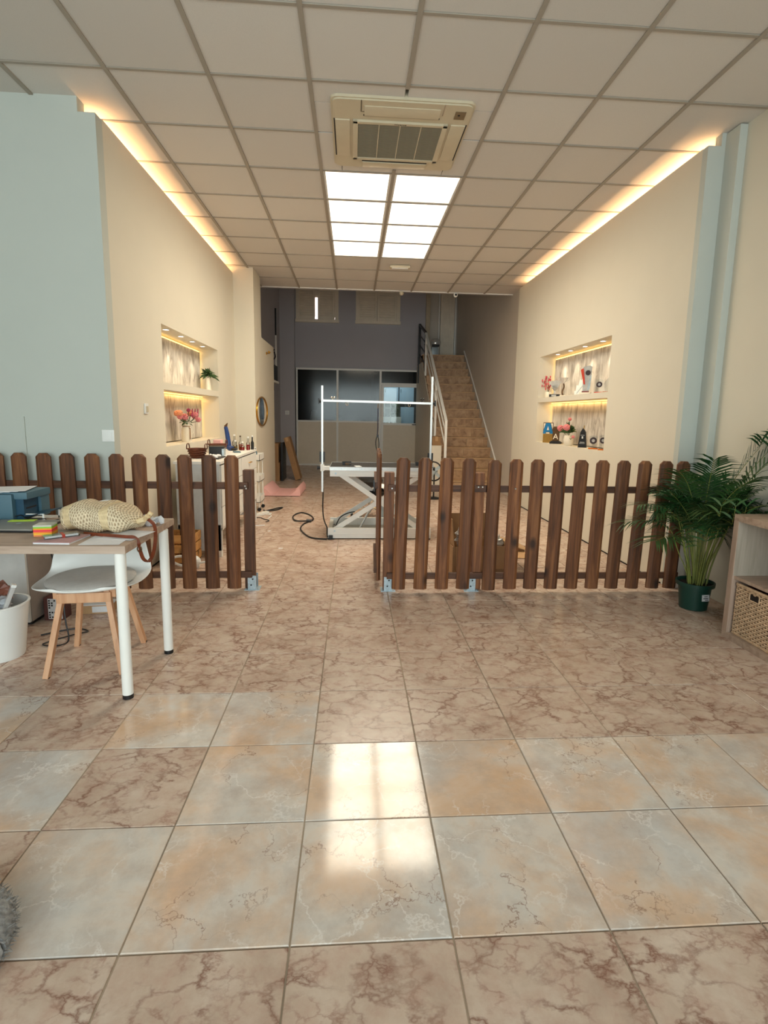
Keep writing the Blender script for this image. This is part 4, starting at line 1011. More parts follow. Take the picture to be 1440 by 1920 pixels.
fl2 = [((-.075, -.03, .30), .036, 'petalo'), ((-.02, -.09, .305), .034, 'petalo'), ((.00, -.03, .262), .040, 'petalp'), ((.04, .03, .31), .033, 'petalo'), ((.075, .05, .27), .034, 'petalp'), ((.10, .07, .235), .030, 'petalp'), ((.05, -.05, .335), .022, 'petalm'), ((-.06, .02, .275), .034, 'petalo'), ((.02, .06, .30), .034, 'petalp'), ((.09, .02, .29), .030, 'petalp'), ((-.03, -.07, .265), .030, 'petalp')]
for i, (c, r_, m) in enumerate(fl2):
    c = (max(-.09, min(.11, c[0])), c[1]*1.4, c[2]); b = B(); bloom(b, c, r_, 22, i); o = O('flower', b, m, v2, smooth=True)
    O('stem', B().tube([(0, 0, .18), (c[0]*.6, c[1]*.6, .2+.3*(c[2]-.2)), (c[0], c[1], c[2]-.02)], .003, 5), 'leafd', o)
for i in range(16):
    b = B(); az = i*2.4; el = R(rd.uniform(5, 50)); d = Vector((math.cos(az)*math.cos(el)*.8, math.sin(az)*math.cos(el), math.sin(el)))
    leaf_quads(b, Vector((0, 0, .20)), d, Vector((0, 0, 1)), rd.uniform(.09, .14), .016); O('leaf', b, 'leafd', v2)
for i in range(3):
    b = B(); p = Vector((.06+.02*i, .01+.03*i, .28))
    for k in range(7): b.ball(p+Vector((0, .004*k, .011*k)), .012-.001*k, 6, (1, 1, 1.3))
    O('flower_spike', b, 'petalm', v2, smooth=True)

SX = 2.565
o1 = T('orchid_pot', 'cream pot with coral pink orchids at the far end of the upper right niche shelf', 'flower pot', (SX+.0, 6.97, 1.57))
O('pot', B().lathe([(0, 0), (.035, 0), (.042, .02), (.043, .06), (.038, .075), (0, .07)], n=24), 'ceramic', o1, smooth=True)
rd = random.Random(5)
for k, (yy, zz) in enumerate(((.12, .20), (-.02, .26), (-.06, .16))):
    O('stem', B().tube(smooth_path([(0, 0, .06), (-.01, yy*.5, zz*.8), (-.02, yy, zz)], 4), .003, 5), 'leafd', o1)
    b = B()
    for j in range(9):
        c = Vector((-.02+rd.uniform(-.03, .03), yy+rd.uniform(-.045, .045), zz+rd.uniform(-.05, .035)))
        for q in range(5): b.ball(c+Vector((0, .010*math.cos(q*1.2566), .010*math.sin(q*1.2566))), .009, 6, (.5, 1, 1))
    O('flower', b, 'petalr', o1, smooth=True)
t1 = T('silver_cup_trophy', 'silver fan-shaped trophy on a black base on the upper right niche shelf', 'trophy', (SX-.01, 6.72, 1.57), ROT)
O('base', B().box(-.060, .060, -.035, .035, 0, .035, bev=.003), 'black', t1)
O('plaque', B().box(-.03, .03, -.0365, -.035, .008, .027), 'silver', t1)
O('stem', B().lathe([(.035, .035), (.012, .05), (.010, .075), (.028, .10), (.045, .115)], n=20), 'silver', t1, smooth=True)
for i in range(9): O('blade', B().beam((-.01+.002*i, 0, .10), (-.075+.019*i, .0, .21-.0012*(i-4)**2), .014, .005, up=(0, 1, 0)), 'silver', t1)
t2 = T('figure_trophy', 'small silver trophy with a cup on a slim figure, upper right shelf', 'trophy', (SX, 6.47, 1.57), ROT)
O('base', B().box(-.032, .032, -.028, .028, 0, .014, bev=.002), 'ceramic', t2)
O('figure', B().tube(smooth_path([(.0, 0, .014), (-.012, 0, .06), (.006, 0, .11), (0, 0, .155)], 5), .010, 8, radii=None), 'bronze', t2, smooth=True)
O('cup', B().lathe([(.006, .15), (.012, .165), (.045, .205), (.052, .225), (.046, .222), (.010, .18)], n=20), 'silver', t2, smooth=True)
for s in (-1, 1): O('handle', B().tube(smooth_path([(s*.03, 0, .18), (s*.06, 0, .20), (s*.06, 0, .235)], 4), .003, 5), 'silver', t2, smooth=True)
t3 = T('wing_award', 'white zigzag wing-shaped award on the upper right shelf', 'award', (SX+.05, 6.06, 1.57), ROT)
zz = [(-.075, 0), (.055, 0), (.065, .26), (.04, .22), (.02, .235), (.0, .17), (-.02, .18), (-.035, .11), (-.055, .115), (-.06, .05), (-.075, .05)]
O('plate', B().prism(zz, -.006, .006), 'whitep', t3)
b = B()
for i in range(9): b.beam((-.05+i*.009, -.0075, .02+i*.012), (-.03+i*.009, -.0075, .05+i*.012), .004, .001, up=(0, 1, 0))
O('engraving', b, 'steel', t3)
t4 = T('red_ribbon_award', 'tall silver award with a red ribbon and a dark round emblem, upper right shelf', 'award', (SX-.0, 5.84, 1.57), ROT)
O('base', B().box(-.055, .055, -.035, .035, 0, .022, bev=.002), 'ceramic', t4)
O('band', B().box(-.03, .035, -.03, .03, .022, .036), plain('dark_red_band', C(120, 40, 40), .5), t4)
O('body', B().prism([(-.028, .036), (.038, .036), (.060, .30), (.035, .315), (-.032, .30)], -.010, .010), 'silver', t4)
O('ribbon', B().prism([(-.018, .11), (-.002, .11), (-.028, .285), (-.058, .27)], -.018, -.012), 'red', t4)
O('emblem', B().cone((.022, -.010, .235), (.022, -.016, .235), .028, n=24), 'disc', t4); O('shadow_side', B().prism([(.02, .05), (.05, .05), (.062, .22), (.045, .19)], -.013, -.0105), 'steel', t4)
def disc_award(label, loc, hh, r_, base_m='orangel'):
    t = T('acrylic_disc_award', label, 'award', loc, ROT, 'clear awards with round dark emblems')
    O('plate', B().prism([(-.036, .014), (.036, .014), (.040, hh), (0, hh+.012), (-.040, hh)], -.004, .004), 'clear', t)
    e = O('emblem', B().cone((0, -.005, hh-.045), (0, -.008, hh-.045), r_, n=24), 'disc', t)
    O('inner_ring', B().cone((0, -.008, hh-.045), (0, -.009, hh-.045), r_*.45, n=16), 'silver', e)
    O('base', B().box(-.045, .045, -.02, .02, 0, .014, bev=.002), base_m, t)
disc_award('clear award with round dark emblem near the end of the upper right shelf', (SX+.0, 5.50, 1.57), .135, .030, 'red')
t5 = T('plaque_award', 'clear slanted plaque with red mark on orange base, upper right niche shelf', 'award', (SX+.03, 5.33, 1.57), ROT)
O('plate', B().prism([(-.06, .012), (.05, .012), (.05, .20), (-.01, .16), (-.06, .09)], -.004, .004), 'clear', t5); O('mark', B().prism([(-.012, .11), (.03, .12), (.035, .15), (.0, .13)], -.007, -.0045), 'red', t5); O('base', B().box(-.06, .02, -.02, .02, 0, .012), 'orangel', t5)
a1 = T('blue_letter_plaque', 'blue and gold plaque with a cut-out letter A in the lower right niche', 'award', (SX-.02, 6.84, .985), ROT)
O('gold_block', B().box(-.062, .062, -.010, .010, 0, .115, bev=.001), 'olive', a1)
lt = O('blue_frame', B().prism([(-.064, .118), (-.032, .118), (-.026, .142), (.026, .142), (.032, .118), (.064, .118), (.064, .135), (.028, .255), (-.028, .255), (-.064, .135)], -.013, .009), 'bluebr', a1)
O('backing', B().box(-.064, .064, -.006, .006, .118, .262), 'bronze', a1); O('counter', B().prism([(-.014, .165), (.014, .165), (0, .215)], -.0145, -.0132), 'ceramic', lt)
O('corner', B().prism([(-.058, .175), (-.034, .252), (-.058, .252)], -.0085, -.0065).prism([(.058, .175), (.058, .252), (.034, .252)], -.0085, -.0065).box(-.022, .022, -.0145, -.0132, .120, .136), 'ceramic', a1)
a2 = T('bronze_letter_trophy', 'bronze trophy with a pale letter A on a black base, lower right niche', 'trophy', (SX-.02, 6.56, .985), ROT)
O('base', B().box(-.068, .068, -.035, .035, 0, .026, bev=.003).box(-.055, .055, -.028, .028, .026, .036), 'black', a2)
O('block', B().prism([(-.040, .036), (.040, .036), (.040, .19), (.028, .215), (-.028, .215), (-.040, .19)], -.012, .012), 'bronze', a2)
text('A', .10, 'ceramic', a2, (0, -.0135, .088), (R(90), 0, 0))
v3 = T('peony_vase', 'round cream vase with pink peonies and green leaves in the lower right niche', 'vase', (SX-.02, 6.16, .985))
O('vase', B().lathe([(0, 0), (.040, 0), (.056, .02), (.060, .07), (.052, .115), (.040, .122), (.036, .115), (0, .1)], n=28), 'ceramic', v3, smooth=True)
for i, (c, r_) in enumerate((((-.03, .19, .20), .042), ((-.07, -.09, .215), .042), ((.0, .0, .31), .022), ((-.03, -.20, .11), .020))):
    b = B(); bloom(b, c, r_, 24, i+9); o = O('flower', b, 'petalp', v3, smooth=True); O('stem', B().tube([(0, 0, .1), (c[0]*.5, c[1]*.5, c[2]*.7), c], .003, 5), 'leafd', o)
for i in range(34):
    b = B(); az = i*2.4; el = R(rd.uniform(20, 85)); d = Vector((math.cos(az)*math.cos(el)*.5, math.sin(az)*math.cos(el), math.sin(el)))
    leaf_quads(b, Vector((0, 0, .15)), d, Vector((-1, 0, .3)), rd.uniform(.15, .24), .028); O('leaf', b, 'leafd', v3)
a3 = T('black_obelisk_award', 'black obelisk award with a gold tip and white print, lower right niche', 'award', (SX-.02, 5.77, .985), ROT)
O('body', B().prism([(-.046, 0), (.046, 0), (.030, .170), (0, .215), (-.026, .170)], -.016, .016), 'black', a3); O('tip', B().beam((.004, 0, .205), (.012, 0, .245), .006, .006), 'gold', a3)
O('logo', B().box(-.008, .008, -.0175, -.016, .10, .125).box(-.02, .02, -.0175, -.016, .135, .139).box(-.024, .024, -.0175, -.016, .058, .062).box(-.028, .028, -.0175, -.016, .045, .049), 'whitet', a3, kind='stuff')
disc_award('clear award with round dark emblem, left one of the pair in the lower right niche', (SX-.02, 5.50, .985), .135, .036)
disc_award('clear award with round dark emblem, right one of the pair in the lower right niche', (SX-.0, 5.32, .985), .145, .032)

# ================================================================== DRESSER SIDE
ds = T('dresser', 'white dresser with drawers against the left wall below the niche', 'dresser', (-1.375, 5.66, 0))
dy0, dy1 = -.88, .88
O('top', B().box(-.205, .205, dy0-.015, dy1, .845, .87, bev=.003), 'white', ds)
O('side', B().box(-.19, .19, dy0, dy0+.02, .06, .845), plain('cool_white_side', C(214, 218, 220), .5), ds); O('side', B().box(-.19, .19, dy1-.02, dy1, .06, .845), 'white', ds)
O('back', B().box(-.19, -.18, dy0+.02, dy1-.02, .24, .845), 'white', ds); O('bottom', B().box(-.18, .19, dy0+.02, dy1-.02, .24, .26), 'white', ds)
for y in (dy0, dy1-.05):
    O('leg', B().box(.14, .19, y, y+.05, 0, .30, bev=.003), 'white', ds); O('leg', B().box(-.19, -.14, y, y+.05, 0, .30, bev=.003), 'white', ds)
for c in range(2):
    for r in range(3):
        y0 = dy0+.03+c*.865; z0 = .27+r*.19
        d = O('drawer', B().box(.183, .201, y0, y0+.85, z0, z0+.182, bev=.002), 'white', ds)
        for hy_ in (.425,): O('handle', B().tube([(.201, y0+hy_-.05, z0+.10), (.221, y0+hy_-.045, z0+.10), (.221, y0+hy_+.045, z0+.10), (.201, y0+hy_+.05, z0+.10)], .005, 6), 'gold', d)
def wb(label, x, y, r_, hh, m='wickdark'):
    t = T('wicker_bowl', label, 'basket', (x, y, .87), 0, 'dark wicker baskets on the dresser')
    O('bowl', B().lathe([(0, 0), (r_*.62, 0), (r_*.7, .01), (r_, hh), (r_*1.06, hh+.008), (r_*.96, hh+.006), (r_*.64, .014), (0, .012)], n=28), m, t, smooth=True)
    for z in (.25, .5, .75): O('weave_band', B().tube([((r_*(.70+.30*z)+.002)*math.cos(a/24*6.2832), (r_*(.70+.30*z)+.002)*math.sin(a/24*6.2832), hh*z) for a in range(25)], .005, 6), m, t)
    for s in (-1, 1): O('handle', B().tube(smooth_path([(s*r_*.95, -.045, hh), (s*r_*.95, -.03, hh+.045), (s*r_*.95, .03, hh+.045), (s*r_*.95, .045, hh)], 4), .005, 6), m, t, smooth=True)
wb('dark wicker basket at the near end of the white dresser', -1.475, 5.14, .088, .085)
wb('dark wicker basket behind the black box on the dresser', -1.46, 5.85, .098, .09)
bx_ = T('black_box', 'shiny black box with silver ends between the wicker baskets on the dresser', 'box', (-1.385, 5.52, .87), R(8))
O('body', B().box(-.07, .07, -.09, .09, 0, .085, bev=.006), 'black', bx_); O('end_cap', B().box(.055, .075, -.092, .092, .0, .07), 'steel', bx_); O('lid', B().box(-.072, .072, -.092, .092, .085, .092), 'black', bx_)
tw = T('cloth_tray', 'dark tray holding a crumpled white cloth at the front edge of the dresser', 'tray', (-1.33, 5.15, .87))
O('tray', B().box(-.075, .085, -.14, .14, 0, .012, bev=.004), 'black', tw)
b = B(); rd = random.Random(8)
for i in range(14): b.ball((rd.uniform(-.05, .06), rd.uniform(-.11, .11), .018), rd.uniform(.012, .022), 7, (1.3, 1, .5), (rd.random(), rd.random(), 0))
O('cloth', b, 'paper', tw, smooth=True)
pkb = tag(O('pink_box', B().box(-.04, .04, -.06, .06, 0, .13, bev=.003), 'pink', None, (-1.51, 6.08, .87)), 'upright pink box behind the wicker baskets on the dresser', 'box')
bs = T('blue_boot_vase', 'tall dark blue boot-shaped ornament on the white dresser', 'ornament', (-1.43, 6.25, .87), R(-30))
O('boot', B().tube(smooth_path([(.06, 0, .026), (.0, 0, .034), (-.01, 0, .10), (-.025, 0, .19), (-.045, 0, .27)], 5), .03, 14, radii=[.020, .024, .028, .031, .033, .033, .032, .031, .030, .029, .028, .027, .026, .026, .025, .025, .024, .023, .022, .022, .020][:21]), 'blue', bs, smooth=True)
O('foot', B().ball((.07, 0, .018), .04, 12, (1.4, .7, .4)), 'black', bs, smooth=True); O('beak', B().cone((-.045, 0, .272), (-.015, 0, .315), .020, .003, 10), 'bronze', bs)
def bottle(label, x, y, hh, r_, liq, m2='clear', grp='bottles at the far end of the dresser'):
    t = T('glass_bottle', label, 'bottle', (x, y, .87), 0, grp)
    O('glass', B().lathe([(0, 0), (r_, 0), (r_, hh*.55), (r_*.45, hh*.72), (r_*.45, hh), (0, hh)], n=18), m2, t, smooth=True)
    if liq: O('liquid', B().lathe([(0, .002), (r_*.92, .002), (r_*.92, hh*.45), (0, hh*.45)], n=18), liq, t, smooth=True)
    O('cap', B().cone((0, 0, hh), (0, 0, hh+.018), r_*.5, n=12), 'whitep' if liq != 'orangel' else 'bronze', t)
bottle('bottle of yellow-amber liquid at the left of the bottle group on the dresser', -1.37, 6.30, .10, .022, 'olive')
bottle('taller bottle of amber liquid in the middle of the group on the dresser', -1.325, 6.36, .15, .020, 'orangel')
bottle('short bottle of red liquid in the bottle group on the dresser', -1.29, 6.30, .085, .024, 'redl')
bottle('orange liquid bottle at the right of the group on the dresser', -1.235, 6.36, .14, .022, 'redl')
bottle('empty clear bottle behind the coloured bottles on the dresser', -1.41, 6.44, .16, .024, None)
bottle('dark bottle at the far right end of the dresser', -1.205, 6.46, .15, .018, None, 'black')
tag(O('blue_cloth', B().box(-.035, .035, -.06, .06, 0, .012, bev=.004), 'teal', None, (-1.28, 5.95, .87), (0, 0, R(20))), 'small blue-grey object lying on the dresser top', 'cloth')

# white trolley beyond the dresser
tr = T('trolley', 'narrow white three-tier trolley beyond the far end of the dresser', 'trolley', (-1.33, 7.25, 0))
for z in (.12, .40, .68):
    O('basket', B().box(-.12, .10, -.17, .17, z, z+.008).box(-.12, -.115, -.17, .17, z, z+.085).box(.095, .10, -.17, .17, z, z+.085).box(-.12, .10, -.17, -.165, z, z+.085).box(-.12, .10, .165, .17, z, z+.085), 'white', tr)
for x in (-.10, .08):
    for y in (-.15, .15):
        O('pole', B().cone((x, y, .05), (x, y, .70), .007, n=8), 'white', tr); O('wheel', B().cone((x, y-.01, .025), (x, y+.01, .025), .025, n=14), 'black', tr)
for i, (dx, dy, m, lab) in enumerate(((.03, -.08, 'teal', 'blue-grey spray bottle in the top tier of the trolley'), (-.04, .02, 'steel', 'pale grey tube in the top tier of the trolley'))):
    t = T('spray_bottle', lab, 'bottle', (-1.33+dx, 7.25+dy, .689)); O('body', B().lathe([(0, 0), (.025, 0), (.025, .10), (.009, .13), (.009, .15), (0, .15)], n=14), m, t, smooth=True); O('nozzle', B().box(-.03, .012, -.008, .008, .15, .17), 'whitep', t)

# things on the floor beside the trolley
pw = T('power_strip', 'white power strip on the floor in front of the trolley', 'power strip', (-1.20, 6.80, 0), R(62))
O('body', B().box(-.17, .17, -.03, .03, 0, .035, bev=.006), 'whitep', pw, smooth=True)
for i in range(4): O('socket', B().cone((-.12+i*.08, 0, .035), (-.12+i*.08, 0, .0355), .018, n=14), 'cream', pw)
cable('black_power_cord', 'loops of black cord on the floor behind the power strip', [(-1.18, 7.05, .008), (-1.05, 7.30, .008), (-.98, 7.38, .008), (-1.02, 7.20, .008), (-1.15, 7.08, .008), (-1.20, 7.15, .008)], .009)
cable('white_power_cord', 'curled white cord on the floor next to the power strip', [(-1.12, 6.84, .007), (-1.08, 6.80, .012), (-1.06, 6.90, .012), (-1.10, 6.92, .007), (-1.04, 6.75, .007), (-1.05, 6.55, .007)], .006, 'whitep')
cable('thin_grey_cord', 'thin dark cord trailing on the floor towards the camera from the power strip', [(-1.22, 6.65, .006), (-1.14, 6.62, .006), (-1.10, 6.55, .006), (-1.02, 6.45, .006), (-1.05, 6.38, .006)], .005)
tag(O('white_card', B().box(-.07, .07, -.018, .018, 0, .003), 'paper', None, (-1.10, 6.18, 0), (0, 0, R(10))), 'white card strip on the floor near the power strip', 'card')
for i, (x, y) in enumerate(((-.70, 5.10), (-.93, 5.88), (1.3, 5.6))):
    tag(O('paper_scrap', B().box(-.02, .02, -.012, .012, 0, .0025), 'paper', None, (x, y, 0), (0, 0, i)), ['tiny white scrap on the floor between fence opening and grooming table', 'tiny white scrap on the floor near the dresser legs', 'tiny white scrap on the floor right of the grooming table'][i], 'scrap')
pc = T('pink_changing_mat', 'pink changing mat with raised sides on the floor by the partition', 'mat', (-1.13, 8.85, 0), R(-1))
b = B(); N = 16; rows = []
prof = [(-.30, .012), (-.30, .10), (-.27, .155), (-.24, .14), (-.15, .03), (-.05, .02), (.05, .02), (.15, .03), (.24, .13), (.27, .15), (.30, .10), (.30, .012)]
for yv in (-.42, -.38, .38, .42):
    rows.append([b.bm.verts.new((x*(1.0), yv, max(.003, z*(1 if abs(yv) < .4 else .8)))) for x, z in prof])
for a, c in zip(rows, rows[1:]):
    for i in range(len(prof)-1): b.bm.faces.new((a[i], a[i+1], c[i+1], c[i]))
for q in (rows[0], rows[-1]): b.bm.faces.new(q)
for i in range(3): b.bm.faces.new((rows[i][0], rows[i][-1], rows[i+1][-1], rows[i+1][0]))
O('pad', b, 'pink', pc, smooth=True); O('quilted_seam', B().box(-.12, -.115, -.36, .36, .024, .032).box(.115, .12, -.36, .36, .024, .032), 'pink', pc)

# crate, plant pot inside, white watering can
cr = T('wooden_crate', 'open pine crate on the floor behind the left fence', 'crate', (-1.475, 4.64, 0))
hx, hy = .11, .115
for z in (.02, .105, .19):
    O('slat', B().box(-hx, hx, -hy-.008, -hy, z, z+.070), 'pine', cr); O('slat', B().box(-hx, hx, hy, hy+.008, z, z+.070), 'pine', cr)
    O('slat', B().box(hx, hx+.008, -hy, hy, z, z+.070), 'pine', cr); O('slat', B().box(-hx-.008, -hx, -hy, hy, z, z+.070), 'pine', cr)
for x in (-hx, hx-.02):
    for y in (-hy, hy-.02): O('corner_post', B().box(x, x+.02, y, y+.02, .0, .26), 'pine', cr)
O('bottom', B().box(-hx+.02, hx-.02, -hy+.02, hy-.02, .01, .02), 'pine', cr)
gj = T('glass_jar', 'glass jar holding a dark sprig inside the pine crate', 'jar', (-1.45, 4.65, .021))
O('glass', B().lathe([(0, 0), (.05, 0), (.055, .02), (.055, .29), (.045, .32), (.045, .33)], n=24), 'clear', gj, smooth=True)
for i in range(9):
    b = B(); az = i*2.4; el = R(rd.uniform(40, 85)); d = Vector((math.cos(az)*math.cos(el), math.sin(az)*math.cos(el), math.sin(el))); leaf_quads(b, Vector((0, 0, .30)), d, Vector((math.sin(az), -math.cos(az), .1)).normalized(), .12, .014); O('leaf', b, 'leafd', gj)
wc = T('white_watering_can', 'small white watering can on the floor behind the left fence', 'watering can', (-1.34, 4.44, 0))
O('body', B().ball((0, 0, .055), .055, 20, (1.15, 1, .95)).cone((0, 0, 0), (0, 0, .02), .045, .055, 20), 'whitep', wc, smooth=True)
O('spout', B().tube(smooth_path([(.05, 0, .04), (.09, 0, .05), (.12, -.01, .045)], 4), .009, 8), 'whitep', wc, smooth=True); O('handle', B().tube(smooth_path([(-.05, 0, .08), (-.10, 0, .10), (-.16, -.01, .09), (-.18, 0, .06), (-.10, 0, .02), (-.05, 0, .03)], 4), .011, 8), 'whitep', wc, smooth=True)

# ================================================================== GROOMING TABLE
gm = T('grooming_table', 'white scissor-lift grooming table with black top and overhead bar', 'grooming table', (.30, 5.5, 0))
gx0, gx1, gd = -.54, .53, .60
O('table_mat', B().box(gx0, gx1, .012, gd-.012, .752, .762), 'rubber', gm)
rf = O('edge_rail', B().box(gx0, gx1, 0, .012, .728, .764).box(gx0, gx1, gd-.012, gd, .728, .764).box(gx0-.004, gx0, 0, gd, .728, .764).box(gx1, gx1+.004, 0, gd, .728, .764), 'alu', gm)
for i in range(5): O('rivet', B().cone((gx0+.12+i*.21, -.001, .746), (gx0+.12+i*.21, -.003, .746), .006, n=8), 'steel', rf)
O('top_frame', B().box(gx0, gx1, .005, .04, .665, .728).box(gx0, gx1, gd-.04, gd-.005, .665, .728).box(gx0, gx0+.03, .04, gd-.04, .665, .728).box(gx1-.03, gx1, .04, gd-.04, .665, .728).box(gx0, gx1, .001, .005, .694, .698), 'whitep', gm)
O('base_frame', B().box(gx0-.02, gx1, -.01, .035, .012, .118).box(gx0-.02, gx1, gd-.035, gd+.01, .012, .118).box(gx0-.02, gx0+.02, .035, gd-.035, .012, .10).box(gx1-.03, gx1, .035, gd-.035, .012, .10).box(gx0-.02, gx1, -.012, -.01, .058, .062), 'whitep', gm)
O('base_tray', B().box(gx0+.02, gx1-.03, .035, gd-.035, .03, .036), plain('grey_steel_sheet', C(150, 148, 140), .5, .3), gm)
for x in (gx0+.01, gx1-.04):
    for y in (0, gd-.02): O('foot', B().box(x-.022, x+.022, y-.022, y+.03, 0, .045, bev=.004).cone((x, y, 0), (x, y, .010), .04, n=16), 'black', gm)
for y in (.045, gd-.075):
    sa = O('scissor_arm', B().beam((gx0+.10, y, .690), (gx1-.10, y, .09), .050, .012, up=(0, 1, 0)), 'whitep', gm)
    sb2 = O('scissor_arm', B().beam((gx0+.04, y+.015, .085), (gx1-.10, y+.015, .690), .050, .012, up=(0, 1, 0)), 'whitep', gm)
    O('pivot', B().cone((-.02, y-.012, .385), (-.02, y+.03, .385), .014, n=12), 'steel', sa)
for x, z in ((gx0+.06, .697), (gx0+.05, .09)): O('bolt', B().cone((x, .003, z), (x, -.014, z), .010, n=10), 'steel', gm)
O('actuator', B().cone((-.22, .28, .06), (-.13, .28, .24), .013, n=12).cone((-.13, .28, .24), (-.02, .28, .42), .022, n=12), 'alu', gm)
O('motor', B().cone((-.06, .26, .46), (.02, .32, .46), .045, n=16).cone((-.12, .30, .44), (-.06, .30, .44), .035, n=16), 'black', gm)
PY = .30
for i, (x, z0, z1) in enumerate(((-.635, .46, 1.605), (.547, .45, 1.722))):
    p = O('post', B().box(x-.011, x+.011, PY-.011, PY+.011, z0, z1, bev=.002), 'alu', gm)
    s = 1 if x > 0 else -1
    xe = gx1 if s > 0 else gx0
    O('clamp', B().box(min(x, xe), max(x, xe), PY-.025, PY+.025, .70, .745, bev=.004).box(x-.02, x+.02, PY-.02, PY+.02, .69, .765), 'whitep', gm)
    O('clamp_knob', B().cone((x+s*.015, PY, .725), (x+s*.05, PY, .725), .018, n=12).box(x+s*.05-.006, x+s*.05+.006, PY-.012, PY+.012, .705, .745), 'black', gm)
    O('clamp_block', B().box(x-.028, x-.012, PY-.02, PY+.02, .79, .90).box(x+.012, x+.028, PY-.02, PY+.02, .79, .90), 'black', gm)
    O('clamp_knob', B().cone((x+s*.012, PY, 1.44), (x+s*.035, PY, 1.44), .016, n=12).box(x+s*.03, x+s*.042, PY-.02, PY+.02, 1.41, 1.47), 'black', gm)
O('crossbar', B().beam((-.635, PY-.022, 1.447), (.547, PY-.022, 1.437), .024, .024, up=(0, 1, 0), bev=.002), 'alu', gm)
for x in (-.52, .44): O('wing_nut', B().cone((x, PY-.022, 1.45), (x, PY-.022, 1.475), .006, n=8).ball((x-.014, PY-.022, 1.482), .010, 8).ball((x+.014, PY-.022, 1.482), .010, 8), 'chrome' if x < 0 else 'black', gm, smooth=True)
for x in (-.37, .30): O('hook', B().tube([(x+.012*math.cos(a*.63), PY-.022, 1.418+.018*math.sin(a*.63)) for a in range(11)], .003, 6), 'chrome', gm, smooth=True)
ls = T('grooming_leash', 'dark grooming loop leash hanging from the overhead bar', 'leash', (.262, 5.775, 1.425))
O('clip', B().box(-.005, .005, -.004, .004, -.05, 0, bev=.001), 'bronze', ls); O('cord', B().tube([(0, 0, -.05), (.002, 0, -.25), (-.002, 0, -.33)], .006, 6), plain('dark_purple_cord', C(50, 44, 62), .7), ls)
O('noose', B().tube(smooth_path([(-.002, 0, -.33), (-.018, .005, -.40), (-.014, 0, -.47), (.004, 0, -.51), (.016, 0, -.46), (.012, 0, -.39), (-.002, 0, -.33)], 4), .005, 6), 'black', ls, smooth=True); O('slider', B().box(-.010, .010, -.008, .008, -.36, -.33), 'black', ls)
sc1 = T('clamp_scissors', 'dark clamp tool lying on the left of the grooming table top', 'tool', (-.07, 5.80, .762))
O('jaw', B().box(-.05, .05, -.06, -.04, .03, .04, bev=.003), 'black', sc1); O('frame', B().box(-.045, -.02, -.05, .05, 0, .03).box(.03, .05, -.05, .05, 0, .012), 'black', sc1); O('ring', B().tube([(-.0+.02*math.cos(a*.7), .02*math.sin(a*.7), .006) for a in range(10)], .004, 6), 'bronze', sc1)
tag(O('white_label_card', B().box(-.03, .03, -.05, .05, 0, .003), 'paper', None, (.02+.03, 5.62, .762), (0, 0, R(14))), 'small bright white card on the grooming table top', 'card')
tag(O('black_cube_item', B().box(-.018, .018, -.018, .018, 0, .04, bev=.003), 'black', None, (.70, 5.78, .762)), 'small black cube on the right of the grooming table top', 'tool')
tag(O('red_white_stick', B().cone((-.04, 0, .008), (.05, 0, .008), .008, n=10), 'pink', None, (.775, 5.80, .762)), 'small pink and white stick on the right of the grooming table top', 'tool')
cable('table_power_cable', 'black cable hanging from the grooming table post down to its base', [(-.325, 5.80, .50), (-.330, 5.79, .30), (-.322, 5.78, .18), (-.30, 5.70, .13), (-.275, 5.60, .10), (-.27, 5.52, .05), (-.262, 5.47, .03)], .008)
cable('table_mains_lead', 'black mains lead with plug looping on the floor left of the grooming table', [(-.27, 5.46, .008), (-.40, 5.50, .008), (-.49, 5.62, .008), (-.59, 5.95, .008), (-.58, 6.25, .008), (-.49, 6.50, .010), (-.55, 6.80, .008), (-.68, 6.98, .008), (-.76, 6.75, .008), (-.70, 6.42, .014), (-.56, 6.37, .018)], .009, plug=((-.56, 6.37, .022), (-.50, 6.37, .022)))
cable('inner_black_cable', 'short black cable along the lower left of the scissor arms', [(-.20, 5.72, .06), (-.14, 5.70, .19), (-.05, 5.72, .24), (.02, 5.74, .25)], .006)
so_ = T('salon_stool', 'round black swivel stool with chrome castor base behind the grooming table', 'stool', (.22, 6.75, 0))
O('seat', B().lathe([(0, .385), (.08, .39), (.14, .42), (.165, .47), (.15, .51), (0, .52)], n=32), 'black', so_, smooth=True); O('column', B().cone((0, 0, .10), (0, 0, .39), .025, n=16), 'chrome', so_, smooth=True)
for k in range(5):
    a = k*1.2566+.4; lgk = O('leg', B().tube([(.02*math.cos(a), .02*math.sin(a), .12), (.14*math.cos(a), .14*math.sin(a), .10), (.24*math.cos(a), .24*math.sin(a), .065)], .013, 8), 'chrome', so_, smooth=True)
    O('castor', B().cone((.24*math.cos(a)-.015, .24*math.sin(a), .025), (.24*math.cos(a)+.015, .24*math.sin(a), .025), .025, n=14), 'black', lgk)
dj = T('dryer', 'white and black hair dryer unit under the grooming table', 'dryer', (.36, 6.38, 0))
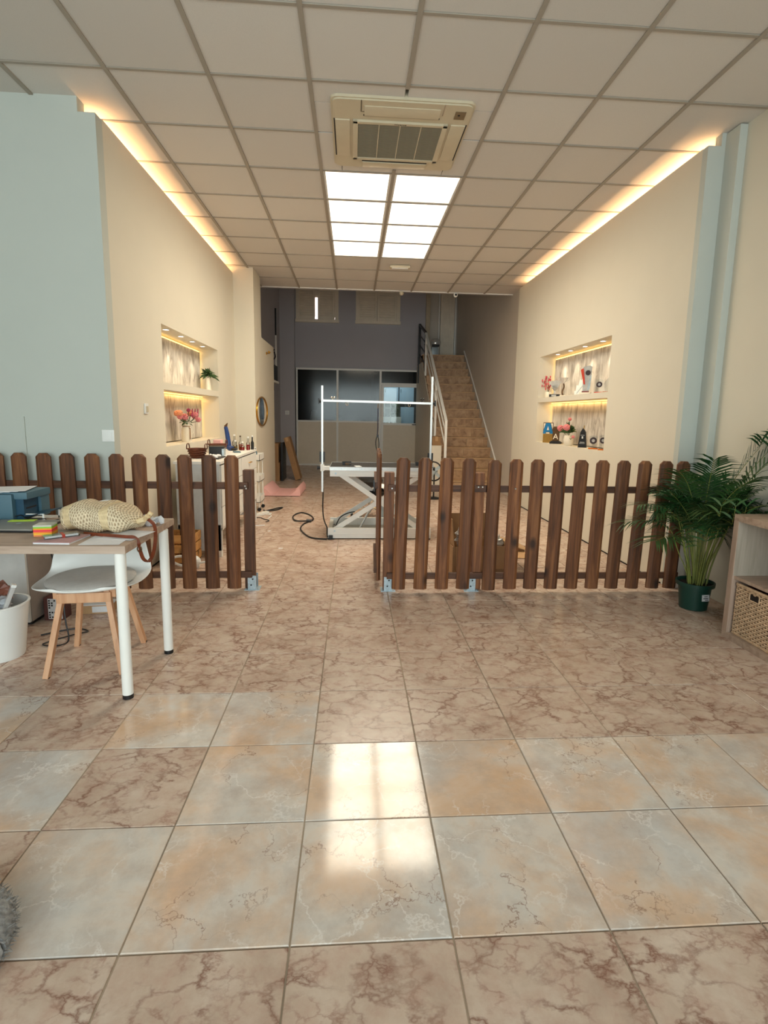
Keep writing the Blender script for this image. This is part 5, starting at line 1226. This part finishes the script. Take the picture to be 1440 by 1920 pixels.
O('stand', B().lathe([(.16, 0), (.16, .02), (.02, .04), (.018, .30)], n=20), 'steel', dj, smooth=True); O('body', B().ball((-.02, 0, .40), .10, 20, (1.1, .8, .8)), 'whitep', dj, smooth=True); O('nozzle', B().cone((-.10, 0, .38), (-.17, -.02, .34), .045, .035, 16), 'black', dj)

# ================================================================== BOXES BEHIND THE RIGHT FENCE
ob = T('open_cardboard_box', 'open kraft cardboard box with raised flaps behind the right fence', 'box', (1.06, 4.42, 0), R(4))
hx, hy, hz = .25, .20, .24
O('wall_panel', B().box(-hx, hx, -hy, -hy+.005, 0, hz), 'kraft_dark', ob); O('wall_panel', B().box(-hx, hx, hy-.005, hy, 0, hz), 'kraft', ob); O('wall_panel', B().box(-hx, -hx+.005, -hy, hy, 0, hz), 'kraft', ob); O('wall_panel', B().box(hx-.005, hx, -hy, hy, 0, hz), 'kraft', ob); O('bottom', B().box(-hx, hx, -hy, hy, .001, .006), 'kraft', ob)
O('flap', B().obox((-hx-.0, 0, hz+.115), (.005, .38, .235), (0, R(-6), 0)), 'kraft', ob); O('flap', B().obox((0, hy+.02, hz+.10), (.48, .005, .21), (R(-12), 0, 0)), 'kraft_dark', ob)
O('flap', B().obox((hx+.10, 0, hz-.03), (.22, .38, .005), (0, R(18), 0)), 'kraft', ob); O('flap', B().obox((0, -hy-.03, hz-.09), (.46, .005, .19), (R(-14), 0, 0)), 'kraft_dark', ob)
crumple('bubble_wrap', 'crumpled white bubble wrap sticking out of the open cardboard box', (1.0, 4.44, .27), .10, plain('bubble_film', C(214, 210, 204), .25, var=.25, scale=60, bump=.8, bscale=90), seed=11, sc_=(1.0, .8, 1.0), cat='packaging')
crumple('clear_bag', 'clear crumpled plastic bag in the right of the open cardboard box', (1.235, 4.44, .22), .075, plain('clear_film', C(206, 200, 190), .2, var=.2, scale=40), seed=14, sc_=(.9, .8, .9), cat='packaging')
fb = T('flat_cardboard', 'flattened brown cardboard piece lying on the floor right of the open box', 'cardboard', (1.50, 4.85, .002), R(-6))
O('sheet', B().box(-.22, .20, -.13, .13, 0, .005), 'kraft', fb); O('torn_flap', B().obox((.02, .12, .03), (.30, .005, .07), (R(20), 0, 0)), 'kraft_dark', fb)
